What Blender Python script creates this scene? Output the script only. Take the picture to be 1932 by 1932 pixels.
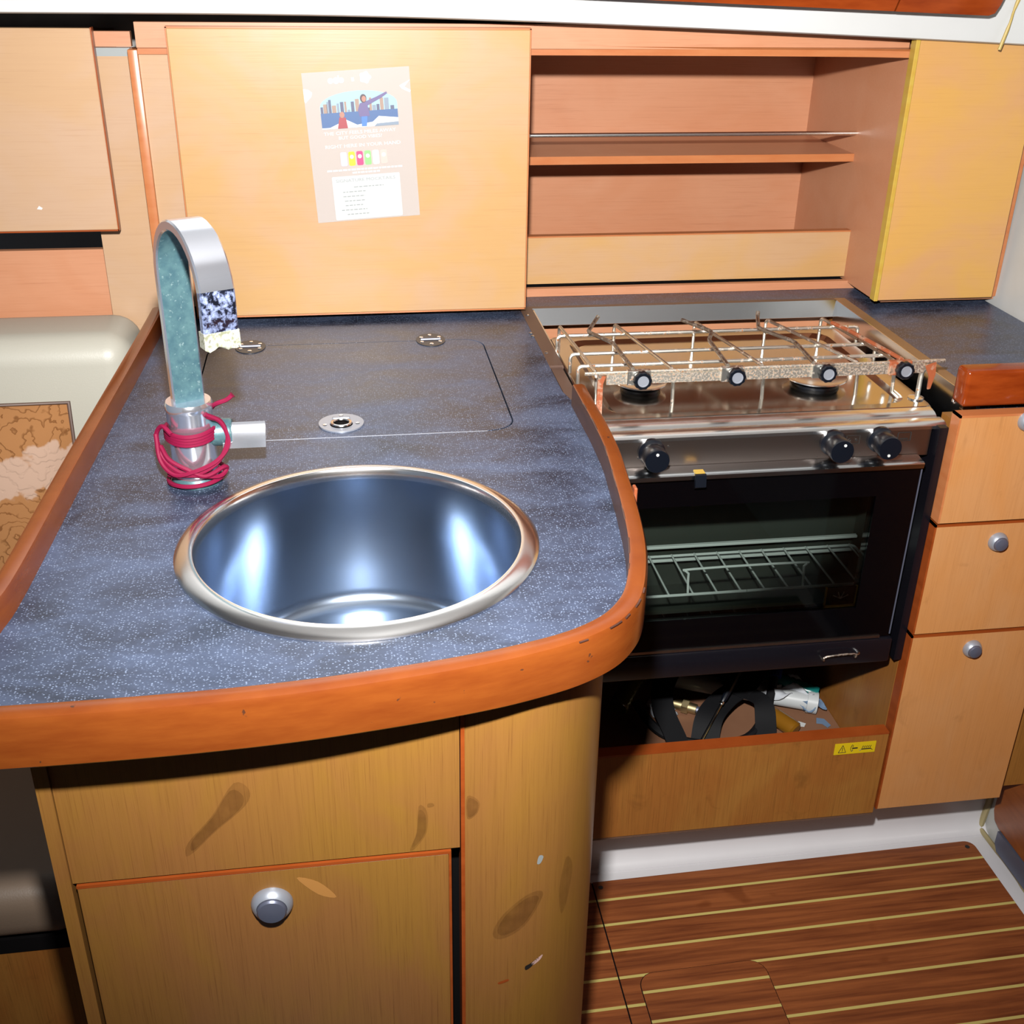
import bpy, bmesh, math, random
from mathutils import Vector, Matrix
random.seed(7)
for o in list(bpy.data.objects): bpy.data.objects.remove(o)
SC = bpy.context.scene
COL = SC.collection
PI = math.pi

# ------------------------------------------------------------------ camera, world, light, exposure
cd = bpy.data.cameras.new('camera'); cam = bpy.data.objects.new('camera', cd); COL.objects.link(cam)
cd.sensor_width = 36.0; cd.lens = 36.0 * 2140.0 / 1932.0; cd.clip_start = 0.02
def cam_matrix(p, r, y):
    cp, sp = math.cos(p), math.sin(p)
    M = Matrix(((1, 0, 0), (0, -sp, cp), (0, -cp, -sp)))          # columns: right, down, forward
    cr, sr = math.cos(r), math.sin(r)
    M = M @ Matrix(((cr, -sr, 0), (sr, cr, 0), (0, 0, 1)))
    cy, sy = math.cos(y), math.sin(y)
    return Matrix(((cy, -sy, 0), (sy, cy, 0), (0, 0, 1))) @ M
M = cam_matrix(math.radians(27.14), math.radians(-1.01), math.radians(-8.93))
rt, dn, fw = M.col[0], M.col[1], M.col[2]
R3 = Matrix((rt, -dn, -fw)).transposed()
cam.matrix_world = Matrix.Translation((0, 0, 1.52)) @ R3.to_4x4()
SC.camera = cam

wd = bpy.data.worlds.new('cabin_daylight'); SC.world = wd; wd.use_nodes = True
wd.node_tree.nodes['Background'].inputs[0].default_value = (0.62, 0.78, 1.0, 1)
wd.node_tree.nodes['Background'].inputs[1].default_value = 0.2

ld = bpy.data.lights.new('camera_flash', 'SPOT'); flash = bpy.data.objects.new('camera_flash', ld); COL.objects.link(flash)
flash.location = (0.0, 0.16, 1.68)
ld.energy = 352; ld.color = (1.0, 0.985, 0.955); ld.spot_size = math.radians(114); ld.spot_blend = 1.0; ld.shadow_soft_size = 0.022
flash.rotation_euler = (Vector((0.34, 1.9, 1.12)) - flash.location).to_track_quat('-Z', 'Y').to_euler()

vs = SC.view_settings
vs.view_transform = 'Standard'; vs.look = 'None'; vs.gamma = 1.0; vs.use_curve_mapping = False; vs.exposure = 0.0

# ------------------------------------------------------------------ materials
ALB = 0.5                                                        # paint and wood reflect less than their flash-lit look
def srgb(r, g, b):
    f = lambda c: (c / 255 / 12.92) if c / 255 <= 0.04045 else ((c / 255 + 0.055) / 1.055) ** 2.4
    return (f(r) * ALB, f(g) * ALB, f(b) * ALB, 1)
MATS = {}
class NT:
    def __init__(s, name):
        s.m = bpy.data.materials.new(name); s.m.use_nodes = True
        s.t = s.m.node_tree; s.b = s.t.nodes['Principled BSDF']; MATS[name] = s.m
        s.co = None
    def n(s, kind, **kw):
        nd = s.t.nodes.new(kind)
        for k, v in kw.items(): setattr(nd, k, v)
        return nd
    def l(s, a, b): s.t.links.new(a, b)
    def coord(s, scale=(1, 1, 1), rot=(0, 0, 0)):
        if not s.co: s.co = s.n('ShaderNodeTexCoord')
        mp = s.n('ShaderNodeMapping'); mp.inputs['Scale'].default_value = scale; mp.inputs['Rotation'].default_value = rot
        s.l(s.co.outputs['Object'], mp.inputs[0]); return mp.outputs[0]
    def noise(s, scale=5, detail=4, rough=0.5, vec=None, dist=0):
        nd = s.n('ShaderNodeTexNoise'); nd.inputs['Scale'].default_value = scale; nd.inputs['Detail'].default_value = detail
        nd.inputs['Roughness'].default_value = rough; nd.inputs['Distortion'].default_value = dist
        s.l(vec if vec is not None else s.coord(), nd.inputs['Vector']); return nd.outputs['Fac']
    def ramp(s, fac, stops, interp='LINEAR'):
        r = s.n('ShaderNodeValToRGB'); r.color_ramp.interpolation = interp
        e = r.color_ramp.elements
        while len(e) < len(stops): e.new(0.5)
        for i, (p, c) in enumerate(stops):
            e[i].position = p; e[i].color = c if not isinstance(c, (int, float)) else (c, c, c, 1)
        s.l(fac, r.inputs[0]); return r.outputs[0]
    def mix(s, fac, a, b, mode='MIX'):
        m = s.n('ShaderNodeMix', data_type='RGBA', blend_type=mode)
        for sock, v in ((m.inputs[0], fac), (m.inputs[6], a), (m.inputs[7], b)):
            if isinstance(v, (int, float)): sock.default_value = v
            elif isinstance(v, tuple): sock.default_value = v
            else: s.l(v, sock)
        return m.outputs[2]
    def bump(s, h, strength=0.2, dist=0.001):
        b = s.n('ShaderNodeBump'); b.inputs['Strength'].default_value = strength; b.inputs['Distance'].default_value = dist
        s.l(h, b.inputs['Height']); s.l(b.outputs[0], s.b.inputs['Normal'])
    def set(s, color=None, rough=None, metal=None, spec=None, coat=None, coat_rough=None):
        for k, v in (('Base Color', color), ('Roughness', rough), ('Metallic', metal), ('Specular IOR Level', spec), ('Coat Weight', coat), ('Coat Roughness', coat_rough)):
            if v is None: continue
            if isinstance(v, (int, float, tuple)): s.b.inputs[k].default_value = v
            else: s.l(v, s.b.inputs[k])
        return s.m

def veneer(name, base, alt, dark, axis, stain=0.0, streak=0.5, rough=0.36):
    """sheet veneer: fine grain along one axis, broad yellow mottling, optional stains"""
    t = NT(name)
    st = {'x': (1.6, 110, 110), 'z': (130, 130, 1.8)}[axis]
    grain = t.noise(3.0, 6, 0.65, t.coord(st), 0.4)
    pores = t.noise(9.0, 3, 0.6, t.coord({'x': (1.2, 80, 80), 'z': (150, 150, 1.3)}[axis]))
    mott = t.noise(5.5, 3, 0.6, t.coord({'x': (1, 1.4, 1.4), 'z': (1.4, 1.4, 0.8)}[axis]), 0.6)
    c = t.mix(t.ramp(mott, [(0.38, 0), (0.62, 1)]), base, alt)
    c = t.mix(t.ramp(grain, [(0.30, 0.32 * streak), (0.55, 0)]), c, dark)
    c = t.mix(t.ramp(pores, [(0.33, 0.75 * streak), (0.42, 0)]), c, dark)
    if stain:
        sp = t.noise(20.0, 4, 0.6, t.coord((1.0, 1.0, 0.7), (0, 0.5, 0)), 0.8)
        c = t.mix(t.ramp(sp, [(0.60, 0), (0.74, stain)]), c, tuple(x * 0.55 for x in dark[:3]) + (1,))
    t.set(c, rough, 0, 0.4)
    t.bump(grain, 0.08, 0.0006)
    return t.m
veneer('veneer_upper', srgb(222, 178, 136), srgb(224, 176, 116), srgb(190, 136, 92), 'x', 0, 0.3, 0.34)
veneer('veneer_shelf', srgb(234, 166, 126), srgb(230, 158, 116), srgb(184, 114, 76), 'x', 0, 0.35, 0.4)
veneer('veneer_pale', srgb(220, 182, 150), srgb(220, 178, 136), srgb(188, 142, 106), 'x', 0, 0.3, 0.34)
veneer('veneer_yellow', srgb(234, 176, 118), srgb(238, 182, 100), srgb(202, 142, 86), 'x', 0, 0.25, 0.34)  # yellower tone for the narrow right-hand door
veneer('veneer_low', srgb(166, 112, 60), srgb(168, 120, 52), srgb(112, 66, 32), 'z', 0, 0.5, 0.36)
veneer('veneer_drawer', srgb(226, 162, 104), srgb(226, 156, 92), srgb(150, 94, 50), 'z', 0.2, 0.4, 0.36)
veneer('veneer_dirty', srgb(172, 108, 48), srgb(180, 122, 56), srgb(84, 48, 18), 'z', 0.28, 0.6, 0.42)

def lacquer(name, base, dark, chips=True, rough=0.22):
    t = NT(name)
    g = t.noise(14, 4, 0.6, t.coord((1, 1, 5)))
    c = t.mix(t.ramp(g, [(0.35, 0), (0.7, 1)]), base, dark)
    if chips:
        ch = t.noise(55, 3, 0.6, t.coord((1, 1, 1)))
        c = t.mix(t.ramp(ch, [(0.70, 0), (0.72, 0.85)]), c, srgb(74, 48, 36))
    return t.set(c, rough, 0, 0.5)
lacquer('rail_lacquer', srgb(148, 76, 28), srgb(132, 62, 22))
lacquer('edge_lacquer', srgb(220, 140, 88), srgb(212, 126, 74), False, 0.3)
lacquer('edge_low', srgb(176, 84, 34), srgb(160, 72, 26), False, 0.3)
lacquer('mahogany', srgb(164, 70, 24), srgb(136, 50, 14), False, 0.14)
lacquer('door_wood', srgb(172, 96, 44), srgb(150, 78, 32), False, 0.3)
lacquer('rail_bare', srgb(92, 58, 48), srgb(74, 46, 38), False, 0.4)
lacquer('edge_yellow', srgb(226, 190, 84), srgb(222, 176, 70), False, 0.35)

t = NT('laminate')                                               # dark blue grey laminate, reflected daylight tinted into its blue; pale flecks, wiped haze
v = t.n('ShaderNodeTexVoronoi'); v.inputs['Scale'].default_value = 440; t.l(t.coord((0.8, 1.25, 1)), v.inputs['Vector'])
fl = t.ramp(v.outputs['Distance'], [(0.0, 0.9), (0.22, 0.7), (0.38, 0)])
sep = t.n('ShaderNodeSeparateColor'); t.l(v.outputs['Color'], sep.inputs[0])
pick = t.ramp(sep.outputs[0], [(0.25, 0), (0.70, 1)])
mm = t.n('ShaderNodeMath', operation='MULTIPLY'); t.l(fl, mm.inputs[0]); t.l(pick, mm.inputs[1])
haze = t.noise(9, 5, 0.6, t.coord((1, 1.8, 1)), 0.5)
base = t.mix(t.ramp(haze, [(0.35, 0), (0.68, 1)]), srgb(44, 52, 70), srgb(86, 100, 130))
c = t.mix(mm.outputs[0], base, srgb(168, 186, 220))
t.set(c, t.ramp(haze, [(0.35, 0.30), (0.7, 0.44)]), 0, 0.55)

def metal(name, col, rough, aniso=None, patina=None, pat_amt=(0.5, 0.6), scale=30, scratch=0.0):
    t = NT(name); c = col; r = rough; me = 1.0
    if patina:
        p = t.noise(scale, 5, 0.65)
        f = t.ramp(p, [(pat_amt[0], 0), (pat_amt[1], 1)])
        c = t.mix(f, col, patina)
        inv = t.ramp(p, [(pat_amt[0], 1), (pat_amt[1], 0.15)]); me = inv
        r = t.ramp(p, [(pat_amt[0], rough), (pat_amt[1], 0.62)])
    t.set(c, r, me)
    if aniso: t.b.inputs['Anisotropic'].default_value = aniso
    if scratch:
        t.bump(t.noise(6, 6, 0.7, t.coord((40, 40, 2))), scratch, 0.0004)
    return t.m
metal('steel', (0.66, 0.68, 0.70, 1), 0.16)
metal('steel_hob', (0.60, 0.56, 0.51, 1), 0.15)
metal('steel_sink', (0.36, 0.43, 0.54, 1), 0.22, scratch=0.05)  # dark blue of the bowl's reflections put into the metal colour
metal('steel_rim', (0.82, 0.81, 0.81, 1), 0.18)
metal('steel_lip', (0.86, 0.85, 0.84, 1), 0.24)
metal('chrome', (0.76, 0.78, 0.86, 1), 0.17); MATS['chrome'].node_tree.nodes['Principled BSDF'].inputs['Metallic'].default_value = 0.93
metal('chrome_limed', (0.30, 0.36, 0.62, 1), 0.16, patina=srgb(160, 172, 196), pat_amt=(0.46, 0.74), scale=150)
t = NT('verdigris')
n1 = t.noise(90, 5, 0.6); n2 = t.noise(260, 3, 0.6)
c = t.mix(t.ramp(n1, [(0.35, 0), (0.65, 1)]), srgb(74, 112, 124), srgb(98, 136, 142))
t.set(t.mix(t.ramp(n2, [(0.62, 0), (0.70, 0.6)]), c, srgb(170, 196, 196)), 0.42, 0.35)
metal('limescale', (0.7, 0.7, 0.6, 1), 0.4, patina=srgb(140, 142, 116), pat_amt=(0.35, 0.6), scale=180)
metal('rusty_steel', (0.72, 0.70, 0.64, 1), 0.34, patina=srgb(170, 110, 60), pat_amt=(0.57, 0.64), scale=110)
metal('rusty_bar', (0.70, 0.66, 0.58, 1), 0.42, patina=srgb(176, 132, 92), pat_amt=(0.50, 0.62), scale=320)
metal('rust_red', (0.6, 0.42, 0.30, 1), 0.4, patina=srgb(186, 96, 54), pat_amt=(0.30, 0.5), scale=60)
metal('nickel', (0.30, 0.32, 0.37, 1), 0.36); MATS['nickel'].node_tree.nodes['Principled BSDF'].inputs['Metallic'].default_value = 0.55
metal('nickel_dark', (0.11, 0.12, 0.17, 1), 0.36); MATS['nickel_dark'].node_tree.nodes['Principled BSDF'].inputs['Metallic'].default_value = 0.55
metal('dark_steel', (0.34, 0.30, 0.26, 1), 0.34, patina=srgb(110, 80, 58), pat_amt=(0.5, 0.62), scale=120)
metal('brass_dull', (0.5, 0.4, 0.22, 1), 0.4)
metal('panel_steel', (0.44, 0.36, 0.32, 1), 0.28)
def plain(name, col, rough=0.5, spec=0.5, **kw):
    t = NT(name); t.set(col, rough, 0, spec, **kw); return t.m
def gel(name, col, col2, rough):
    t = NT(name); n = t.noise(4, 4, 0.6)
    t.set(t.mix(t.ramp(n, [(0.4, 0), (0.75, 1)]), col, col2), rough, 0, 0.5); return t.m
gel('gelcoat', srgb(255, 252, 255), srgb(246, 242, 246), 0.3)
gel('liner_white', srgb(244, 246, 246), srgb(238, 240, 240), 0.45)
gel('bulkhead_white', srgb(232, 232, 230), srgb(214, 214, 208), 0.4)
gel('sealant', srgb(214, 200, 150), srgb(140, 112, 66), 0.6)
gel('sealant_clean', srgb(222, 196, 110), srgb(210, 176, 80), 0.5)
gel('edge_strip', srgb(120, 92, 78), srgb(98, 74, 66), 0.4)
gel('edge_strip_tan', srgb(176, 134, 92), srgb(150, 110, 76), 0.4)
plain('rack_wire', srgb(214, 218, 216), 0.35); plain('hinge_plate', srgb(60, 58, 60), 0.4)
plain('black_gap', srgb(14, 11, 12), 0.8, 0.1)
plain('black_enamel', srgb(20, 19, 26), 0.25)
plain('black_glass', srgb(7, 6, 8), 0.06)
plain('black_plastic', srgb(15, 20, 30), 0.28)
plain('black_rubber', srgb(14, 14, 18), 0.7, 0.2)
plain('oven_inside', srgb(58, 62, 56), 0.45)
plain('white_dot', srgb(240, 242, 240), 0.4)
plain('mark_dark', srgb(40, 34, 32), 0.5)
plain('magenta_cord', srgb(140, 10, 60), 0.65, 0.2)
plain('print_white', srgb(252, 250, 248), 0.5)
plain('print_grey', srgb(168, 174, 174), 0.5)
plain('sticker_yellow', srgb(240, 206, 24), 0.4)
plain('can_peach', srgb(244, 200, 190)); plain('paper', srgb(228, 230, 228), 0.7, 0.2)
plain('pvc_white', srgb(214, 218, 220), 0.35)
plain('blue_plastic', srgb(20, 44, 130), 0.35)
plain('amber', srgb(150, 100, 26), 0.25)
plain('teal_hose', srgb(26, 120, 116), 0.2)
plain('olive_hose', srgb(92, 92, 22), 0.25)
gel('batten_wood', srgb(190, 160, 96), srgb(168, 130, 70), 0.6)
gel('rag_blue', srgb(120, 146, 176), srgb(84, 110, 146), 0.9)
gel('rag_white', srgb(214, 218, 224), srgb(184, 190, 204), 0.9)
gel('ply_floor', srgb(150, 104, 74), srgb(126, 82, 56), 0.7)

def vinyl(name, col, col2):
    t = NT(name); n = t.noise(3, 3)
    v = t.n('ShaderNodeTexVoronoi'); v.inputs['Scale'].default_value = 420; t.l(t.coord(), v.inputs['Vector'])
    t.set(t.mix(n, col, col2), 0.42, 0, 0.4); t.bump(v.outputs['Distance'], 0.12, 0.0006); return t.m
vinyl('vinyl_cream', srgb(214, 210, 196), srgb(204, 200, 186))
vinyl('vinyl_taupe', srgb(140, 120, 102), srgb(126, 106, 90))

t = NT('rose_fabric')                                            # brown roses on a plain pinkish ground
co = t.coord((1, 1, 1))
cb = t.n('ShaderNodeTexNoise'); cb.inputs['Scale'].default_value = 30; cb.inputs['Detail'].default_value = 3; t.l(co, cb.inputs['Vector'])
v1 = t.n('ShaderNodeTexVoronoi'); v1.inputs['Scale'].default_value = 12; t.l(co, v1.inputs['Vector'])
w1 = t.n('ShaderNodeMath', operation='MULTIPLY_ADD'); t.l(v1.outputs['Distance'], w1.inputs[0]); w1.inputs[1].default_value = 6.0
w0 = t.n('ShaderNodeMath', operation='MULTIPLY'); t.l(cb.outputs['Fac'], w0.inputs[0]); w0.inputs[1].default_value = 4.5; t.l(w0.outputs[0], w1.inputs[2])
w2 = t.n('ShaderNodeMath', operation='FRACT'); t.l(w1.outputs[0], w2.inputs[0])
line = t.ramp(w2.outputs[0], [(0.0, 0.9), (0.10, 0.6), (0.24, 0), (1.0, 0)])
petal = t.mix(line, srgb(180, 126, 80), srgb(126, 78, 40))
sx = t.n('ShaderNodeSeparateXYZ'); t.l(t.co.outputs['Object'], sx.inputs[0])
wv = t.n('ShaderNodeMath', operation='MULTIPLY_ADD'); t.l(cb.outputs['Fac'], wv.inputs[0]); wv.inputs[1].default_value = 0.09; t.l(sx.outputs[2], wv.inputs[2])
band = t.ramp(wv.outputs[0], [(0.765, 1), (0.77, 0), (0.83, 0), (0.835, 1)])
t.set(t.mix(band, srgb(206, 172, 150), petal), 0.9, 0, 0.1)
t.bump(line, 0.5, 0.002)

t = NT('teak')
oi = t.n('ShaderNodeObjectInfo')
mp = t.coord((1.2, 26, 26)); ad = t.n('ShaderNodeVectorMath', operation='ADD'); cmb = t.n('ShaderNodeCombineXYZ')
ml = t.n('ShaderNodeMath', operation='MULTIPLY'); ml.inputs[1].default_value = 40; t.l(oi.outputs['Random'], ml.inputs[0]); t.l(ml.outputs[0], cmb.inputs[0]); t.l(ml.outputs[0], cmb.inputs[1])
t.l(mp, ad.inputs[0]); t.l(cmb.outputs[0], ad.inputs[1])
g = t.noise(3.2, 6, 0.65, ad.outputs[0], 0.3)
c = t.mix(t.ramp(g, [(0.34, 0), (0.62, 1)]), srgb(128, 66, 36), srgb(178, 102, 56))
c = t.mix(t.ramp(t.noise(11, 2, 0.5, t.coord((0.8, 1.2, 1))), [(0.66, 0), (0.70, 0.5)]), c, srgb(120, 56, 20))
t.set(c, 0.4, 0, 0.35)
plain('holly', srgb(236, 216, 128), 0.4)

t = NT('laminated_film')                                          # cloudy clear film
tr = t.n('ShaderNodeBsdfTransparent'); ms = t.n('ShaderNodeMixShader'); ms.inputs[0].default_value = 0.5
t.set(srgb(255, 244, 238), 0.25, 0, 0.5)
t.l(tr.outputs[0], ms.inputs[1]); t.l(t.b.outputs[0], ms.inputs[2]); t.l(ms.outputs[0], t.t.nodes['Material Output'].inputs[0])

t = NT('window_glass')                                            # thin oven pane
tr = t.n('ShaderNodeBsdfTransparent'); tr.inputs[0].default_value = (0.86, 0.90, 0.88, 1)
gl = t.n('ShaderNodeBsdfGlossy'); gl.inputs['Roughness'].default_value = 0.02
fr = t.n('ShaderNodeFresnel'); fr.inputs[0].default_value = 1.45; ms = t.n('ShaderNodeMixShader')
t.l(fr.outputs[0], ms.inputs[0]); t.l(tr.outputs[0], ms.inputs[1]); t.l(gl.outputs[0], ms.inputs[2]); t.l(ms.outputs[0], t.t.nodes['Material Output'].inputs[0])

# ------------------------------------------------------------------ mesh helpers
class MB:
    def __init__(s): s.bm = bmesh.new(); s.mi = 0; s.mats = []
    def mat(s, i): s.mi = i; return s
    def _mark(s, faces):
        for f in faces: f.material_index = s.mi
    def box(s, x0, x1, y0, y1, z0, z1, bev=0.0, seg=2):
        r = bmesh.ops.create_cube(s.bm, size=1.0)
        vs_ = r['verts']
        for v in vs_:
            v.co = Vector(((x0 + x1) / 2 + v.co.x * (x1 - x0), (y0 + y1) / 2 + v.co.y * (y1 - y0), (z0 + z1) / 2 + v.co.z * (z1 - z0)))
        es = list({e for v in vs_ for e in v.link_edges})
        s._mark({f for v in vs_ for f in v.link_faces})
        if bev > 0:
            rr = bmesh.ops.bevel(s.bm, geom=es, offset=bev, segments=seg, affect='EDGES', profile=0.5)
            s._mark(rr['faces'])
        return s
    def quad(s, *pts):
        f = s.bm.faces.new([s.bm.verts.new(p) for p in pts]); f.material_index = s.mi; return s
    def loops(s, loops, closed=True, cap0=True, cap1=True):
        """skin a list of vertex rings"""
        rs = [[s.bm.verts.new(p) for p in L] for L in loops]
        n = len(rs[0])
        for a, b in zip(rs[:-1], rs[1:]):
            for i in range(n if closed else n - 1):
                j = (i + 1) % n
                try: f = s.bm.faces.new((a[i], a[j], b[j], b[i])); f.material_index = s.mi
                except ValueError: pass
        if cap0 and closed:
            f = s.bm.faces.new(list(reversed(rs[0]))); f.material_index = s.mi
        if cap1 and closed:
            f = s.bm.faces.new(rs[-1]); f.material_index = s.mi
        return s
    def prism(s, poly, axis, a, b):
        def P(p, t):
            return {'z': (p[0], p[1], t), 'y': (p[0], t, p[1]), 'x': (t, p[0], p[1])}[axis]
        return s.loops([[P(p, a) for p in poly], [P(p, b) for p in poly]])
    def tube(s, pts, r, n=8, smooth_steps=0, closed=False):
        pts = [Vector(p) for p in pts]
        if smooth_steps: pts = catmull(pts, smooth_steps, closed)
        m = len(pts); rings = []; up = None
        for i, p in enumerate(pts):
            if closed: d = pts[(i + 1) % m] - pts[i - 1]
            else: d = pts[min(i + 1, m - 1)] - pts[max(i - 1, 0)]
            d.normalize()
            if up is None:
                up = Vector((0, 0, 1)) if abs(d.z) < 0.9 else Vector((1, 0, 0))
            u = (up - d * up.dot(d)).normalized(); w = d.cross(u); up = u
            rr = r[i * (len(r) - 1) // max(1, m - 1)] if isinstance(r, (list, tuple)) else r
            rings.append([p + (u * math.cos(2 * PI * k / n) + w * math.sin(2 * PI * k / n)) * rr for k in range(n)])
        if closed: rings.append(rings[0]); return s.loops(rings, True, False, False)
        return s.loops(rings)
    def lathe(s, prof, c, axis='z', n=40, cap=True):
        """profile of (radius, height) turned about an axis through c"""
        c = Vector(c); rings = []
        for r, h in prof:
            r = max(r, 1e-5); L = []
            for k in range(n):
                a = 2 * PI * k / n; u, v = r * math.cos(a), r * math.sin(a)
                L.append(c + Vector({'z': (u, v, h), 'y': (u, h, v), 'x': (h, u, v)}[axis]))
            rings.append(L)
        return s.loops(rings, True, cap, cap)
    def strip(s, path, sec):
        """sweep a closed section [(offset to the left, z)] along a flat xy path"""
        rings = []; m = len(path)
        for i, p in enumerate(path):
            a = Vector(path[max(i - 1, 0)]); b = Vector(path[min(i + 1, m - 1)])
            d = (b - a).to_2d().normalized(); nrm = Vector((-d.y, d.x))
            rings.append([(p[0] + nrm.x * o, p[1] + nrm.y * o, z) for o, z in sec])
        return s.loops(rings)
    def build(s, name, mats, parent=None, label=None, cat=None, group=None, kind=None, angle=34, smooth=True):
        bmesh.ops.recalc_face_normals(s.bm, faces=s.bm.faces)
        me = bpy.data.meshes.new(name); s.bm.to_mesh(me); s.bm.free()
        for m in ([mats] if isinstance(mats, str) else mats): me.materials.append(MATS[m])
        if smooth:
            for p in me.polygons: p.use_smooth = True
            me.set_sharp_from_angle(angle=math.radians(angle))
        return link(name, me, parent, label, cat, group, kind)
def link(name, me, parent=None, label=None, cat=None, group=None, kind=None):
    o = bpy.data.objects.new(name, me); COL.objects.link(o)
    if parent is not None:
        o.parent = parent; off = Vector((0, 0, 0)); q = parent
        while q is not None: off += q.location; q = q.parent
        o.location = -off
    return tag(o, label, cat, group, kind)
def tag(o, label=None, cat=None, group=None, kind=None):
    for k, v in (('label', label), ('category', cat), ('group', group), ('kind', kind)):
        if v: o[k] = v
    return o
def thing(name, loc, label, cat, group=None):
    o = bpy.data.objects.new(name, None); COL.objects.link(o); o.location = loc; o.empty_display_size = 0.05
    return tag(o, label, cat, group)
def catmull(P, k, closed=False):
    P = [Vector(p) for p in P]; n = len(P); out = []
    for i in range(n if closed else n - 1):
        p0 = P[i - 1] if (closed or i > 0) else P[0] * 2 - P[1]
        p1 = P[i]; p2 = P[(i + 1) % n]
        p3 = P[(i + 2) % n] if (closed or i + 2 < n) else P[-1] * 2 - P[-2]
        for j in range(k):
            t_ = j / k
            out.append(0.5 * ((2 * p1) + (p2 - p0) * t_ + (2 * p0 - 5 * p1 + 4 * p2 - p3) * t_ * t_ + (3 * p1 - p0 - 3 * p2 + p3) * t_ ** 3))
    if not closed: out.append(P[-1])
    return out
def fillet(P, r, n=5):
    P = [Vector(p) for p in P]; out = [P[0]]
    for i in range(1, len(P) - 1):
        a, b, c = P[i - 1], P[i], P[i + 1]; rr = min(r, (a - b).length * 0.49, (c - b).length * 0.49)
        p0 = b + (a - b).normalized() * rr; p1 = b + (c - b).normalized() * rr
        for k in range(n + 1):
            t_ = k / n; out.append(p0 * (1 - t_) ** 2 + b * 2 * t_ * (1 - t_) + p1 * t_ * t_)
    out.append(P[-1]); return out
def rrect(x0, x1, y0, y1, r, n=6, corners=(1, 1, 1, 1)):
    """rounded rectangle, corners order: (x1,y1) (x0,y1) (x0,y0) (x1,y0)"""
    out = []
    for k, (cx, cy, a0) in enumerate(((x1 - r, y1 - r, 0), (x0 + r, y1 - r, 90), (x0 + r, y0 + r, 180), (x1 - r, y0 + r, 270))):
        if corners[k]:
            for i in range(n + 1):
                a = math.radians(a0 + 90 * i / n); out.append((cx + r * math.cos(a), cy + r * math.sin(a)))
        else:
            out.append(((x1, y1), (x0, y1), (x0, y0), (x1, y0))[k])
    return out
def plate_with_holes(outer, holes, z0, z1):
    """flat slab with holes: triangulated caps and walls"""
    mb = MB(); bm = mb.bm
    for z in (z1, z0):
        es = []
        for L in [outer] + holes:
            vv = [bm.verts.new((p[0], p[1], z)) for p in L]
            es += [bm.edges.new((vv[i], vv[(i + 1) % len(vv)])) for i in range(len(vv))]
        bmesh.ops.triangle_fill(bm, edges=es, use_beauty=True)
    for L in [outer] + holes:
        mb.loops([[(p[0], p[1], z0) for p in L], [(p[0], p[1], z1) for p in L]], True, False, False)
    bmesh.ops.remove_doubles(bm, verts=bm.verts, dist=1e-6)
    return mb
def text_mesh(name, body, x, z, y, size, mat, parent, align='CENTER', xs=1.0, rot=0.0, thick=0.0):
    cu = bpy.data.curves.new(name, 'FONT'); cu.body = body; cu.size = size; cu.align_x = align; cu.resolution_u = 2; cu.offset = thick
    ob = bpy.data.objects.new(name, cu); COL.objects.link(ob)
    dg = bpy.context.evaluated_depsgraph_get(); dg.update()
    me = bpy.data.meshes.new_from_object(ob.evaluated_get(dg)); bpy.data.objects.remove(ob); me.name = name
    c_, s_ = math.cos(rot), math.sin(rot)
    for v in me.vertices:
        px, pz = v.co.x * xs, v.co.y
        v.co = (x + px * c_ - pz * s_, y, z + px * s_ + pz * c_)
    me.materials.clear(); me.materials.append(MATS[mat])
    return link(name, me, parent)

ZC = 0.92      # worktop height
# ------------------------------------------------------------------ SETTING
# sole: white moulded pan, teak and holly boards let into it
TILT = 0.014
def fy(x, y): return y + TILT * (x - 0.76)
mb = MB(); mb.box(0.05, 1.168, 0.2, 1.53, -0.06, -0.004)
floor = mb.build('floor', 'gelcoat', kind='structure', label='white moulded floor pan carrying the striped teak boards')
STR = [1.430 - 0.0556 * k for k in range(18)]
HS = 0.0027
def board_piece(parent, name, x0, x1, y0, y1, z, mat, poly=None):
    mb = MB()
    pl = poly or [(x0, y0), (x1, y0), (x1, y1), (x0, y1)]
    mb.prism([(p[0], fy(p[0], p[1])) for p in pl], 'z', z - 0.003, z)
    return mb.build(name, mat, parent, smooth=False)
def sole(name, x0, x1, ytop, ybot, label, round_corner=False):
    mb = MB(); mb.prism([(p[0], fy(p[0], p[1])) for p in [(x0 - 0.003, ybot), (x1, ybot), (x1, ytop - 0.03), (x0 - 0.003, ytop - 0.001)]], 'z', -0.02, -0.0012)
    b = mb.build(name, 'black_gap', floor, label)
    prev = ytop
    for k, y in enumerate(STR):
        if y < ybot: break
        if k == 0 and round_corner:
            r = 0.018; pl = [(x0, y + HS), (x1, y + HS), (x1, prev - r)] + [(x1 - r + r * math.cos(a * PI / 12), prev - r + r * math.sin(a * PI / 12)) for a in range(7)] + [(x0, prev)]
            board_piece(b, 'plank', 0, 0, 0, 0, 0.0, 'teak', pl)
        else: board_piece(b, 'plank', x0, x1, y + HS, prev, 0.0, 'teak')
        board_piece(b, 'inlay_strip', x0, x1, y - HS, y + HS, 0.0001, 'holly')
        prev = y - HS
    return b
b1 = sole('sole_board', 0.389, 1.124, 1.474, 0.45, 'large teak floor board with pale yellow strips and a rounded far corner', True)
b2 = sole('sole_board', 0.07, 0.3865, 1.474, 0.45, 'narrow teak floor board beside the curved cabinet corner')
for x, y in ((0.401, 1.460), (1.108, 1.459)):
    mb = MB(); mb.lathe([(0.0, 0.0004), (0.0045, 0.0004), (0.0045, 0.0)], (x, fy(x, y), 0), n=12); mb.build('screw_plug', 'mark_dark', b1)
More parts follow.
